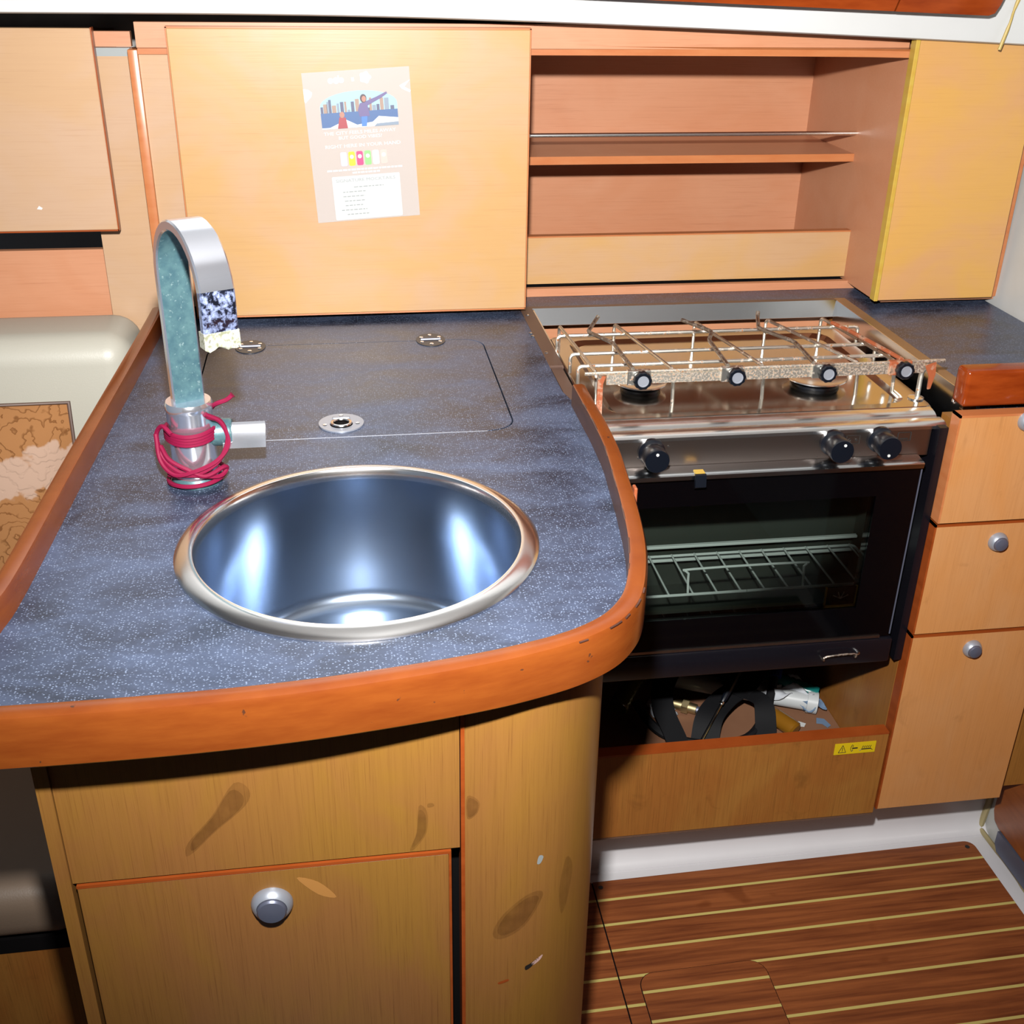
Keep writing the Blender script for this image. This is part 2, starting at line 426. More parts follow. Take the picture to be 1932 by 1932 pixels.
# lift-out hatch
mb = MB(); HP = rrect(0.4185, 0.6345, 0.6, 1.2665, 0.028, 6, (1, 1, 0, 0)); mb.prism([(p[0], fy(p[0], p[1])) for p in HP], 'z', -0.001, 0.0004)
hb = mb.build('sole_board', 'black_gap', floor, 'small lift-out teak hatch with rounded corners let into the floor')
hx0, hx1, htop = 0.4198, 0.6332, 1.2652
hs = [1.2285 - 0.0556 * k for k in range(11)]; prev = None
for k, y in enumerate(hs):
    if k == 0:
        pl = [(hx0, y + HS), (hx1, y + HS)] + [p for p in rrect(hx0, hx1, 0.6, htop, 0.027, 6, (1, 1, 0, 0)) if p[1] > 1.0]
        board_piece(hb, 'plank', 0, 0, 0, 0, 0.0012, 'teak', pl)
    else: board_piece(hb, 'plank', hx0, hx1, y + HS, prev, 0.0012, 'teak')
    board_piece(hb, 'inlay_strip', hx0, hx1, y - HS, y + HS, 0.0013, 'holly'); prev = y - HS

# moulded white kick with a cove
prof = [(1.515, 0.20), (1.512, 0.035)] + [(1.512 - 0.02 * (1 - math.cos(a)), 0.030 - 0.031 * math.sin(a)) for a in [i * PI / 2 / 6 for i in range(7)]] + [(1.490, -0.012), (1.54, -0.012), (1.54, 0.20)]
mb = MB(); mb.prism([(y, z) for y, z in prof], 'x', 0.14, 1.166)
mb.build('baseboard_back', 'gelcoat', kind='structure', label='white moulded kick board under the galley lockers')

# right bulkhead, slightly raked
def wx(z): return 1.166 + 0.027 * z
mb = MB()
mb.loops([[(wx(z), y, z), (wx(z) + 0.04, y, z)] for y, z in ()] or [[(wx(-0.06), -1.3, -0.06), (wx(-0.06) + 0.04, -1.3, -0.06), (wx(-0.06) + 0.04, 2.4, -0.06), (wx(-0.06), 2.4, -0.06)],
          [(wx(2.02), -1.3, 2.02), (wx(2.02) + 0.04, -1.3, 2.02), (wx(2.02) + 0.04, 2.4, 2.02), (wx(2.02), 2.4, 2.02)]])
wr = mb.build('wall_right', 'bulkhead_white', kind='structure', label='white bulkhead closing the galley on the right')
mb = MB(); mb.tube([(1.158, 1.510, 0.0), (1.165, 1.509, 0.09), (1.169, 1.510, 0.18)], [0.006, 0.0045, 0.005], 7, 4); mb.build('sealant_bead', 'sealant', wr, 'yellowed sealant bead in the corner')
mb = MB(); mb.tube([(1.157, 1.512, 0.0), (1.158, 1.40, 0.001), (1.157, 1.30, 0.0), (1.159, 1.0, 0.0)], [0.005, 0.004, 0.005, 0.0035, 0.004], 7, 5); mb.build('sealant_bead', 'sealant', wr, 'dirty sealant bead along the floor')
# doorway in the bulkhead
mb = MB(); dp = [(0.5, 1.7), (0.5, 0.052), (1.452, 0.052), (1.468, 0.058), (1.476, 0.074), (1.476, 1.7)]
mb.prism(dp, 'x', 1.152, 1.20)
dr = mb.build('door_1', 'door_wood', kind='structure', label='dark wood door edge with a rounded lower corner in the white bulkhead')
mb = MB(); mb.prism([(0.5, 0.010), (1.436, 0.010), (1.446, 0.022), (1.446, 0.050), (0.5, 0.050)], 'x', 1.148, 1.19); mb.build('sill', 'nickel_dark', dr, 'grey metal door sill')

# hull side behind everything, and the white coach-roof side above the cabinets
mb = MB(); mb.box(-1.4, 1.3, 2.34, 2.38, -0.06, 2.02); mb.build('wall_back', 'bulkhead_white', kind='structure', label='hull side behind the galley cabinets')
bot = [(-1.2, 1.400), (-0.46, 1.402), (-0.09, 1.402), (0.185, 1.398), (0.559, 1.387), (0.932, 1.373), (1.19, 1.362)]
bot = [(p.x, p.y) for p in catmull([(a, b, 0) for a, b in bot], 5)]
mb = MB(); rings = []
for x, z in bot:
    rings.append([(x, 1.92, z + 0.006), (x, 1.864, z + 0.0005), (x, 1.858, z + 0.003), (x, 1.855, z + 0.012), (x, 1.77, 2.02), (x, 2.36, 2.02), (x, 2.36, 1.46), (x, 1.96, 1.44)])
mb.loops(rings); mb.build('ceiling', 'liner_white', kind='structure', label='white coach roof side moulding above the cabinets')
mb = MB(); mb.box(-1.4, 1.27, -1.3, 1.80, 2.02, 2.06); mb.build('ceiling', 'liner_white', kind='structure', label='white cabin ceiling over the galley')
mb = MB(); mb.box(-1.4, 1.26, -1.32, -1.28, -0.06, 2.02); mb.build('wall_front', 'veneer_dirty', kind='structure', label='wooden cabin side opposite the galley')
# wooden window surround on the coach-roof side
def cy(z): return 1.855 - (z - 1.412) * 0.1418
mb = MB(); pl = [(0.30, 1.60), (0.30, 1.4365)] + [(x, 1.4365 - 0.024 * (x - 0.30) / 0.74) for x in (0.5, 0.7, 0.868)]
pl2 = [(0.8705, 1.4178), (1.026, 1.4128), (1.036, 1.416), (1.043, 1.428), (1.110, 1.60), (0.93, 1.60)]
pl1 = pl + [(0.9276, 1.60)]
t1 = MB().prism(pl1, 'y', 1.806, 1.853).build('trim_1', 'mahogany', kind='structure', label='long varnished wood window surround under the deck')
t2 = MB().prism(pl2, 'y', 1.806, 1.853).build('trim_2', 'mahogany', kind='structure', label='end piece of the varnished window surround with a rounded corner')
mb = MB(); mb.tube([(1.078, 1.845, 1.36), (1.086, 1.842, 1.40), (1.094, 1.846, 1.43), (1.12, 1.84, 1.52)], [0.0028, 0.002, 0.003, 0.0025], 7, 4)
mb.build('sealant_bead', 'sealant_clean', wr, 'yellowed sealant running up from the cabinet')

# ------------------------------------------------------------------ WORKTOP
OUT = [(0.335, 1.475), (0.335, 1.394), (0.335, 1.344), (0.3325, 1.259), (0.326, 1.19), (0.318, 1.113), (0.307, 1.032), (0.295, 0.975), (0.279, 0.923), (0.262, 0.890), (0.236, 0.861), (0.196, 0.837), (0.145, 0.820),
       (0.097, 0.809), (0.028, 0.798), (-0.06, 0.788), (-0.165, 0.783), (-0.289, 0.783), (-0.345, 0.787), (-0.363, 0.803), (-0.368, 0.838), (-0.358, 0.96), (-0.350, 1.037), (-0.339, 1.34), (-0.321, 1.76), (-0.316, 1.905)]
OUTC = [(p.x, p.y) for p in catmull([(a, b, 0) for a, b in OUT], 5)]
W = 0.0205
# worktop outline: rail centre line on three sides, then round the cooker cut-out
inner = []
for i, p in enumerate(OUTC):
    a = Vector(OUTC[max(i - 1, 0)]); b = Vector(OUTC[min(i + 1, len(OUTC) - 1)]); d = (b - a).normalized()
    n_ = Vector((d.y, -d.x)); inner.append((p[0] + n_.x * 0.012, p[1] + n_.y * 0.012))
outline = inner + [(-0.30, 1.93), (-0.30, 2.06), (1.185, 2.06), (1.185, 1.445), (0.925, 1.445), (0.925, 1.948), (0.312, 1.948), (0.312, 1.53)]
SX, SY, SR = 0.0048, 1.104, 0.1976
hole = [(SX + 0.186 * math.cos(2 * PI * k / 72), SY + 0.186 * math.sin(2 * PI * k / 72)) for k in range(72)]
HX0, HX1, HY0, HY1 = -0.215, 0.2245, 1.397, 1.783
hatch = rrect(HX0, HX1, HY0, HY1, 0.036, 6)
mb = plate_with_holes(outline, [hole, hatch], 0.9, ZC)
wt = mb.build('worktop', 'laminate', label='speckled dark blue-grey galley worktop with an orange-brown wooden edge', cat='worktop', smooth=False)
wt['label'] = 'speckled dark blue-grey galley worktop with a rounded orange-brown wooden edge rail'
# fiddle rail (section offsets to the right of travel = inward)
sec = [(0.0, 0.902), (0.0, 0.9445), (-0.0025, 0.950), (-0.007, 0.952), (-W + 0.004, 0.952), (-W + 0.001, 0.951), (-W, 0.948), (-W, 0.901), (-W + 0.003, 0.899), (-0.003, 0.899)]
mb = MB(); mb.strip([Vector(p) for p in OUTC], sec)
fr = mb.build('fiddle_rail', ['rail_lacquer', 'rail_bare'], wt, 'rounded orange-brown varnished edge rail with chipped corners')
for p in fr.data.polygons:                                        # bare brown inner face along the cooker side
    if p.center.x > 0.18 and p.center.y > 0.95 and p.normal.x < -0.6: p.material_index = 1
mb = MB(); mb.box(0.3245, 0.3285, 1.150, 1.162, 0.922, 0.945, 0.001, 1); mb.build('hook_plate', 'rust_red', wt, 'small rusty plate on the outside of the rail')
rc_ = random.Random(11)
def rail_chip(i, off, z, n, r):                                   # worn spots along the rail edges, following its curve
    pts = []
    for k in range(i, i + n):
        a_, b_ = Vector(OUTC[k - 1]), Vector(OUTC[k + 1]); d = (b_ - a_).normalized(); q = Vector(OUTC[k]) + Vector((d.y, -d.x)) * off
        pts.append((q.x, q.y, z + rc_.uniform(-0.0008, 0.0008)))
    MB().tube(pts, r, 6).build('chip', 'rail_bare', fr)
for i, n in ((40, 2), (43, 3), (47, 2), (49, 3), (54, 2)): rail_chip(i, 0.0012, 0.9492, n, 0.0010)
for i, n in ((4, 3), (9, 4), (15, 3), (20, 4), (26, 3), (31, 4), (36, 2)): rail_chip(i, W - 0.0012, 0.9505, n, 0.0011)
# raised wooden rail in front of the right-hand worktop
mb = MB(); mb.box(0.880, 1.183, 1.418, 1.452, 0.914, 0.970, 0.006, 3); mb.build('fiddle_rail', 'mahogany', wt, 'short glossy red-brown rail over the drawers')
# edge strips beside the cooker cut-out
mb = MB(); mb.box(0.312, 0.334, 1.64, 1.948, 0.895, ZC + 0.0006); mb.build('edge_strip', 'edge_strip', wt, 'dull brown strip with screws along the cooker')
mb = MB(); mb.box(0.314, 0.332, 1.50, 1.638, 0.890, ZC - 0.002); mb.build('edge_strip', 'edge_strip', wt, 'worn dark strip with old glue')
mb = MB(); mb.box(0.905, 0.926, 1.455, 1.948, 0.895, ZC + 0.0006); mb.build('edge_strip', 'edge_strip_tan', wt, 'tan edge strip right of the cooker')
mb = MB(); mb.box(0.330, 0.908, 1.934, 1.950, 0.897, ZC + 0.0004); mb.build('edge_strip', 'edge_strip', wt)
for x, y in ((0.320, 1.90), (0.309, 1.80), (0.310, 1.785), (0.318, 1.70)):
    mb = MB(); mb.lathe([(0.003, 0), (0.0026, 0.0012), (0, 0.0014)], (x, y, ZC + 0.0005), n=10); mb.build('screw', 'steel', wt)
# ice-box lid let into the worktop
g = 0.0022
mb = MB(); mb.prism(rrect(HX0 - 0.002, HX1 + 0.002, HY0 - 0.002, HY1 + 0.002, 0.036, 6), 'z', 0.8995, 0.9095); mb.build('lid_rebate', 'black_gap', wt)
lid = MB().prism(rrect(HX0 + g, HX1 - g, HY0 + g, HY1 - g, 0.034, 6), 'z', 0.910, ZC + 0.0002).build('ice_box_lid', 'laminate', wt, 'lift-up ice box lid flush with the worktop', smooth=False)
# pale lip showing along the near gap
mb = MB(); mb.box(HX0 + 0.03, HX1 - 0.04, HY0 - 0.0004, HY0 + 0.0012, 0.9, ZC + 0.0003); mb.build('lid_edging', 'nickel', lid)
for hx, hy in ((0.140, 1.782), (-0.149, 1.776)):
    mb = MB(); mb.prism([(hx + 0.024 * math.cos(2 * PI * k / 28), hy + 0.032 * math.sin(2 * PI * k / 28)) for k in range(28)], 'z', ZC, ZC + 0.0015)
    h = mb.build('hinge', 'hinge_plate', lid)
    mb = MB(); mb.tube([(hx - 0.016, hy, ZC + 0.002), (hx + 0.016, hy, ZC + 0.002)], 0.0022, 8); mb.build('hinge_pin', 'nickel_dark', h)
    for k in range(6):
        a = 2 * PI * (k + 0.5) / 6
        mb = MB(); mb.lathe([(0.0035, 0), (0.003, 0.0012), (0, 0.0015)], (hx + 0.017 * math.cos(a), hy + 0.022 * math.sin(a), ZC + 0.0014), n=8); mb.build('screw', 'steel_rim', h)
rx, ry = -0.010, 1.4435
rp = plate_with_holes([(rx + 0.0305 * math.cos(2 * PI * k / 36), ry + 0.0315 * math.sin(2 * PI * k / 36)) for k in range(36)], [[(rx + 0.0155 * math.cos(2 * PI * k / 24), ry - 0.005 + 0.0155 * math.sin(2 * PI * k / 24)) for k in range(24)]], ZC + 0.0002, ZC + 0.002).build('ring_pull', 'nickel', lid, 'round nickel ring pull with a dark finger hole')
mb = MB(); mb.lathe([(0.0, 0.0008), (0.0155, 0.0008)], (rx, ry - 0.005, ZC), n=24, cap=False); mb.build('finger_hole', 'black_gap', rp)
mb = MB(); mb.tube([(rx + 0.0125 * math.cos(2 * PI * k / 24), ry - 0.005 + 0.0125 * math.sin(2 * PI * k / 24), ZC + 0.0035) for k in range(24)], 0.0022, 8, closed=True); mb.build('ring', 'steel_rim', rp)
mb = MB(); mb.box(rx - 0.012, rx + 0.012, ry + 0.010, ry + 0.016, ZC + 0.0015, ZC + 0.005, 0.0015); mb.build('ring_hinge', 'nickel', rp)
for dx, dy in ((-0.022, -0.007), (0.022, -0.005), (0.0, 0.024)):
    mb = MB(); mb.lathe([(0.0032, 0.0018), (0.0028, 0.0028), (0, 0.003)], (rx + dx, ry + dy, ZC), n=8); mb.build('screw', 'steel', rp)

# ------------------------------------------------------------------ SINK
sk = thing('sink', (SX, SY, ZC - 0.19), 'round stainless steel sink let into the dark worktop', 'sink')
mb = MB(); mb.lathe([(0.1976, 0.0003), (0.1972, 0.0020), (0.1945, 0.0042), (0.190, 0.0062), (0.185, 0.0076), (0.1805, 0.0084), (0.1775, 0.0078), (0.1756, 0.0050), (0.1748, -0.006), (0.1772, -0.006), (0.1855, -0.001)], (SX, SY, ZC), n=96, cap=False)
mb.build('rim', 'steel_rim', sk, 'polished rolled rim')
prof = [(0.1752, -0.004), (0.1748, -0.02), (0.1735, -0.08), (0.172, -0.160)] + [(0.172 - 0.022 * (1 - math.cos(a)), -0.160 - 0.022 * math.sin(a)) for a in [i * PI / 2 / 7 for i in range(1, 8)]] + [(0.10, -0.184), (0.045, -0.186), (0.043, -0.189), (0.0, -0.190)]
mb = MB(); mb.lathe(prof, (SX, SY, ZC), n=96, cap=False); mb.build('bowl', 'steel_sink', sk)
mb = MB(); mb.lathe([(0.041, -0.1875), (0.039, -0.185), (0.03, -0.186), (0.026, -0.189), (0, -0.189)], (SX, SY, ZC), n=32, cap=False); mb.build('drain', 'steel', sk)

# ------------------------------------------------------------------ FAUCET
FX, FY = -0.185, 1.285
fa = thing('faucet', (FX, FY, ZC), 'chrome arched kitchen faucet with green limescale beside the round sink', 'faucet')
mb = MB(); mb.lathe([(0.0295, 0.0), (0.030, 0.003), (0.029, 0.008), (0.0265, 0.0105), (0.0262, 0.012)], (FX, FY, ZC + 0.0005), n=40); mb.build('base_ring', 'verdigris', fa, 'greenish base ring')
mb = MB(); mb.lathe([(0.0268, 0.010), (0.0268, 0.093), (0.0274, 0.094), (0.0274, 0.101), (0.0258, 0.1045), (0.0, 0.1045)], (FX, FY, ZC), n=40); mb.build('body', 'chrome', fa)
ang = math.radians(64); ux, uy = math.cos(ang), -math.sin(ang); px_, py_ = math.sin(ang), math.cos(ang)   # towards the sink / across the band
hw, th, rad, zc_ = 0.0188, 0.0115, 0.066, 1.176
pathc = [(0, 1.02 + i * (zc_ - 1.02) / 6) for i in range(6)] + [(rad - rad * math.cos(a), zc_ + rad * math.sin(a)) for a in [i * PI / 18 for i in range(19)]] + [(2 * rad - 0.001, zc_ - 0.02), (2 * rad - 0.003, zc_ - 0.042)]
rings = []
for i, (u, z) in enumerate(pathc):
    a = pathc[max(i - 1, 0)]; b = pathc[min(i + 1, len(pathc) - 1)]; d = Vector((b[0] - a[0], b[1] - a[1])).normalized(); nv = Vector((-d.y, d.x))   # outer side
    def Q(o, w): 
        uu = u + nv.x * o; zz = z + nv.y * o
        return (FX + ux * uu + px_ * w, FY + uy * uu + py_ * w, zz)
    c_ = 0.0018
    rings.append([Q(th / 2, -hw + c_), Q(th / 2, hw - c_), Q(th / 2 - c_, hw), Q(-th / 2 + c_, hw), Q(-th / 2, hw - c_), Q(-th / 2, -hw + c_), Q(-th / 2 + c_, -hw), Q(th / 2 - c_, -hw)])
mb = MB(); mb.loops(rings)
sp = mb.build('spout', ['chrome', 'verdigris', 'chrome_limed'], fa, 'flat arched spout, chrome outside and green-blue inside')
ctr = Vector((FX + ux * rad, FY + uy * rad, 0))
for p in sp.data.polygons:                                        # inner face is corroded, the end is limed
    c0 = p.center; v_ = c0 - ctr; u_ = v_.x * ux + v_.y * uy; n_ = p.normal
    inward = -(n_.x * ux + n_.y * uy) * (1 if u_ > 0 else -1)
    if c0.z > zc_: inward = -(Vector((n_.x * ux + n_.y * uy, n_.z)).dot(Vector((u_, c0.z - zc_)).normalized()))
    if inward > 0.8: p.material_index = 1
    elif u_ > 0 and c0.z < zc_ + 0.012: p.material_index = 2
tipu, tipz = pathc[-1]
def T(u, w, z): return (FX + ux * u + px_ * w, FY + uy * u + py_ * w, z)
mb = MB(); o = 0.0072
jag = [-0.0188, -0.014, -0.009, -0.0045, 0.001, 0.005, 0.0095, 0.014, 0.0188]; jz = [0.0, -0.003, -0.001, 0.002, 0.0, -0.003, -0.002, -0.003, -0.001]
rings = [[T(tipu + o, w * 1.03, tipz + 0.011) for w in jag] + [T(tipu - o, w * 1.03, tipz + 0.011) for w in reversed(jag)], [T(tipu + o + 0.0005, w * 1.04, tipz - 0.006 + q) for w, q in zip(jag, jz)] + [T(tipu - o, w * 1.04, tipz - 0.006 + q) for w, q in zip(reversed(jag), reversed(jz))]]
mb.loops(rings); mb.build('spout_tip', 'limescale', fa, 'crusted yellowish outlet')
mb = MB(); mb.lathe([(0.0, 0.02), (0.0165, 0.02), (0.0165, 0.044), (0.015, 0.047), (0.0, 0.047)], (FX, FY, ZC + 0.062), axis='x', n=28); mb.build('lever_hub', 'verdigris', fa)
rings = []
for dx in (0.036, 0.050, 0.066, 0.078, 0.086):                      # dished paddle, tipped up towards the sink
    L = []
    for side in (0, 1):
        for k in (range(7) if side == 0 else range(6, -1, -1)):
            f = k / 6 - 0.5; dish = 0.004 * (1 - 4 * f * f) + 0.0025 * side
            L.append((FX + dx, FY - 0.010 + f * 0.018 + dish, ZC + 0.060 + f * 0.024 + dish * 0.5))
    rings.append(L)
mb = MB(); mb.loops(rings); mb.build('lever', 'chrome', fa, 'short flat chrome lever')

# magenta cord wound round the faucet body
def ring_pts(z0, z1, a0, a1, r, n, wob=0.0):
    out = []
    for i in range(n + 1):
        f = i / n; a = math.radians(a0 + (a1 - a0) * f)
        out.append((FX + (r + wob * math.sin(3 * a)) * math.cos(a), FY + (r + wob * math.sin(3 * a)) * math.sin(a), z0 + (z1 - z0) * f + wob * math.cos(2 * a)))
    return out
RC = 0.0303
pts = ring_pts(ZC + 0.072, ZC + 0.058, 60, 60 - 360 * 4, RC, 64, 0.001)
mb = MB(); mb.tube(pts, 0.0028, 7, 2)
loopA = [(FX + 0.022, FY - 0.020, ZC + 0.090), (FX + 0.036, FY - 0.012, ZC + 0.080), (FX + 0.042, FY - 0.016, ZC + 0.058), (FX + 0.030, FY - 0.028, ZC + 0.036), (FX + 0.006, FY - 0.034, ZC + 0.024), (FX - 0.016, FY - 0.031, ZC + 0.026), (FX - 0.034, FY - 0.018, ZC + 0.040), (FX - 0.040, FY - 0.008, ZC + 0.064), (FX - 0.031, FY - 0.014, ZC + 0.078), (FX - 0.02, FY - 0.026, ZC + 0.072)]
mb.tube(loopA, 0.0028, 7, 6)
mb.tube([(p[0] - 0.002 + 0.003 * math.sin(i), p[1] - 0.002, p[2] + 0.004 * math.cos(i * 1.7)) for i, p in enumerate(loopA[:8])], 0.0028, 7, 6)
mb.tube([(FX - 0.036, FY - 0.012, ZC + 0.052), (FX - 0.026, FY - 0.026, ZC + 0.040), (FX - 0.006, FY - 0.034, ZC + 0.030), (FX + 0.014, FY - 0.033, ZC + 0.020), (FX + 0.034, FY - 0.018, ZC + 0.024), (FX + 0.037, FY - 0.012, ZC + 0.019), (FX + 0.028, FY - 0.022, ZC + 0.014), (FX + 0.0, FY - 0.034, ZC + 0.022), (FX - 0.026, FY - 0.024, ZC + 0.019), (FX - 0.029, FY - 0.016, ZC + 0.018)], 0.0028, 7, 6)
mb.tube(ring_pts(ZC + 0.012, ZC + 0.004, 40, -190, 0.0335, 30), 0.0028, 7, 2)
mb.tube([(FX + 0.018, FY + 0.024, ZC + 0.078), (FX + 0.030, FY - 0.002, ZC + 0.098), (FX + 0.044, FY - 0.004, ZC + 0.104), (FX + 0.052, FY - 0.003, ZC + 0.110)], [0.0028, 0.0028, 0.0028, 0.0042], 7, 5)
mb.build('cord', 'magenta_cord', label='magenta braided cord wound several times round the faucet body', cat='cord')

# ------------------------------------------------------------------ PENINSULA CABINET
pc = thing('base_cabinet', (0, 1.2, 0), 'wood veneer base cabinet under the sink with a curved corner', 'cabinet')
CF = 0.845
mb = MB()   # carcass: left end, rounded corner and right side as one bent shell
cor = [(0.0913, CF), (0.127, CF)] + [(0.127 + 0.122 * math.sin(a), CF + 0.122 * (1 - math.cos(a))) for a in [i * PI / 2 / 14 for i in range(1, 15)]] + [(0.249, 1.395)]
pl = cor + list(reversed([(0.0913, CF + 0.016), (0.122, CF + 0.016)] + [(0.125 + 0.108 * math.sin(a), CF + 0.016 + 0.108 * (1 - math.cos(a))) for a in [i * PI / 2 / 10 for i in range(1, 11)]] + [(0.233, 1.395)]))
mb.prism(pl, 'z', 0.0, 0.8992); cvp = mb.build('curved_panel', 'veneer_low', pc, 'curved veneer corner panel with dents and stains')
mb = MB(); mb.box(0.0875, 0.0913, CF - 0.002, CF + 0.02, 0.0, 0.8992); mb.build('edging', 'edge_low', pc)
mb = MB(); mb.box(-0.2815, 0.0865, CF, CF + 0.018, 0.711, 0.8992); fasc = mb.build('fascia_panel', 'veneer_low', pc, 'fixed veneer panel under the worktop edge')
mb = MB(); mb.box(-0.295, -0.282, CF - 0.003, 1.90, 0.0, 0.8992); mb.build('side_panel', 'veneer_low', pc)
mb = MB(); mb.box(-0.281, 0.089, CF + 0.03, CF + 0.04, 0.0, 0.71); mb.build('interior', 'black_gap', pc)
mb = MB(); mb.box(-0.2785, 0.0752, CF - 0.001, CF + 0.016, 0.02, 0.7050, 0.0008, 1); dd = mb.build('door', 'veneer_low', pc, 'veneer locker door with a round knob')
mb = MB(); mb.box(-0.2785, 0.0752, CF - 0.0015, CF + 0.016, 0.7050, 0.7085); mb.build('edging', 'edge_low', dd)
mb = MB(); mb.box(0.0752, 0.0777, CF - 0.0015, CF + 0.016, 0.02, 0.7085); mb.build('edging', 'edge_low', dd)
plain('scrape_wood', srgb(200, 140, 72), 0.5)
t = NT('grease_stain')
tr = t.n('ShaderNodeBsdfTransparent'); ms = t.n('ShaderNodeMixShader'); t.set(srgb(92, 52, 22), 0.5, 0, 0.3)
t.l(t.ramp(t.noise(60, 4, 0.6), [(0.2, 0.08), (0.8, 0.22)]), ms.inputs[0]); t.l(tr.outputs[0], ms.inputs[1]); t.l(t.b.outputs[0], ms.inputs[2]); t.l(ms.outputs[0], t.t.nodes['Material Output'].inputs[0])
def front_y(x):                                                   # surface of the cabinet front at x
    return CF if x < 0.127 else CF + 0.122 * (1 - math.sqrt(max(0.0, 1 - ((x - 0.127) / 0.122) ** 2)))
def stain(parent, pts, dy=0.0, mat='grease_stain', nest=(1.0, 0.82), name='stain'):
    pts = [(p[0] * 0.977, p[1] + 0.035 - 0.023 * p[1]) for p in pts]
    cx = sum(p[0] for p in pts) / len(pts); cz = sum(p[1] for p in pts) / len(pts)
    for k, g_ in enumerate(nest):
        P = catmull([(p[0], 0, p[1]) for p in pts], 4, True); mb = MB(); rings = []
        for f in (0.02, 0.25, 0.5, 0.75, 1.0):
            L = []
            for p in P:
                x = cx + (p.x - cx) * g_ * f; z = cz + (p.z - cz) * g_ * f; L.append((x, front_y(x) - dy - 0.0003 - 0.0003 * k, z))
            rings.append(L)
        mb.loops(rings, True, True, False); mb.build(name, mat, parent, smooth=False)
def knob(parent, x, y, z, r, name='knob'):
    mb = MB(); mb.lathe([(r, 0.0), (r, -0.002), (r * 0.96, -0.0045), (r * 0.84, -0.0085), (r * 0.74, -0.010), (r * 0.72, -0.0095)], (x, y, z), axis='y', n=36, cap=False)
    k = mb.build(name, 'nickel', parent)
    mb = MB(); mb.lathe([(r * 0.715, -0.005), (r * 0.71, -0.0115), (r * 0.64, -0.0135), (r * 0.35, -0.0148), (0.0, -0.0151)], (x, y, z), axis='y', n=32, cap=False); mb.build('push_button', 'nickel_dark', k)
knob(dd, -0.1, CF - 0.001, 0.6625, 0.0205)
stain(fasc, [(-0.126, 0.799), (-0.112, 0.789), (-0.118, 0.77), (-0.149, 0.741), (-0.169, 0.72), (-0.179, 0.714), (-0.175, 0.731), (-0.15, 0.761)])
stain(fasc, [(0.048, 0.751), (0.056, 0.743), (0.055, 0.716), (0.044, 0.697), (0.038, 0.695), (0.045, 0.717)])
stain(fasc, [(0.057, 0.753), (0.062, 0.753), (0.063, 0.749), (0.057, 0.748)], nest=(1.0,))
stain(cvp, [(0.096, 0.758), (0.108, 0.750), (0.106, 0.735), (0.096, 0.729)])
stain(cvp, [(0.174, 0.613), (0.177, 0.601), (0.158, 0.569), (0.132, 0.556), (0.123, 0.566), (0.134, 0.592), (0.157, 0.612)])
stain(cvp, [(0.205, 0.64), (0.214, 0.62), (0.210, 0.58), (0.202, 0.56), (0.198, 0.60)], nest=(1.0,))
stain(cvp, [(0.172, 0.663), (0.177, 0.660), (0.174, 0.652), (0.170, 0.653)], mat='print_grey', nest=(1.0,), name='dent')
stain(cvp, [(0.160, 0.506), (0.166, 0.508), (0.176, 0.512), (0.168, 0.503), (0.161, 0.500)], mat='mark_dark', nest=(1.0,), name='dent')
stain(cvp, [(0.168, 0.508), (0.180, 0.514), (0.178, 0.508), (0.170, 0.504)], mat='can_peach', nest=(1.0,), name='dent')
stain(cvp, [(0.130, 0.490), (0.140, 0.493), (0.141, 0.490), (0.131, 0.487)], mat='edge_low', nest=(1.0,), name='dent')
stain(dd, [(-0.076, 0.673), (-0.055, 0.665), (-0.038, 0.642), (-0.056, 0.648)], 0.001, mat='scrape_wood', nest=(1.0,), name='scrape')

# ------------------------------------------------------------------ COOKER RECESS AND LOCKER
rc = thing('cooker_recess', (0.6, 1.7, 0.1), 'veneer lined recess round the cooker with an open locker below', 'cabinet')
mb = MB(); mb.box(0.30, 0.318, 1.405, 2.03, 0.17, 0.889); mb.build('side_panel', 'veneer_shelf', rc)
mb = MB(); mb.box(0.2495, 0.32, 1.397, 1.405, 0.35, 0.885); mb.build('filler_panel', 'black_enamel', rc)
mb = MB(); mb.box(0.907, 0.915, 1.47, 2.03, 0.80, 0.889); mb.build('side_panel', 'veneer_dirty', rc)
mb = MB(); mb.box(0.880, 0.907, 1.47, 2.0, 0.79, 0.80); mb.build('ledge', 'black_gap', rc)
mb = MB(); mb.box(0.318, 0.907, 1.966, 1.996, 0.23, 0.889); mb.build('back_panel', 'veneer_shelf', rc)
mb = MB(); mb.box(0.255, 0.865, 1.42, 1.998, 0.19, 0.222); mb.build('locker_floor', 'ply_floor', rc)
mb = MB(); mb.box(0.25, 0.8605, 1.398, 1.418, 0.172, 0.342); lp = mb.build('front_panel', 'veneer_dirty', rc, 'stained veneer board across the open locker')
mb = MB(); mb.box(0.25, 0.8605, 1.3975, 1.419, 0.342, 0.3455); mb.build('edging', 'edge_low', lp)
mb = MB(); mb.box(0.25, 0.8605, 1.400, 1.416, 0.166, 0.172); mb.build('edging', 'edge_strip', lp)
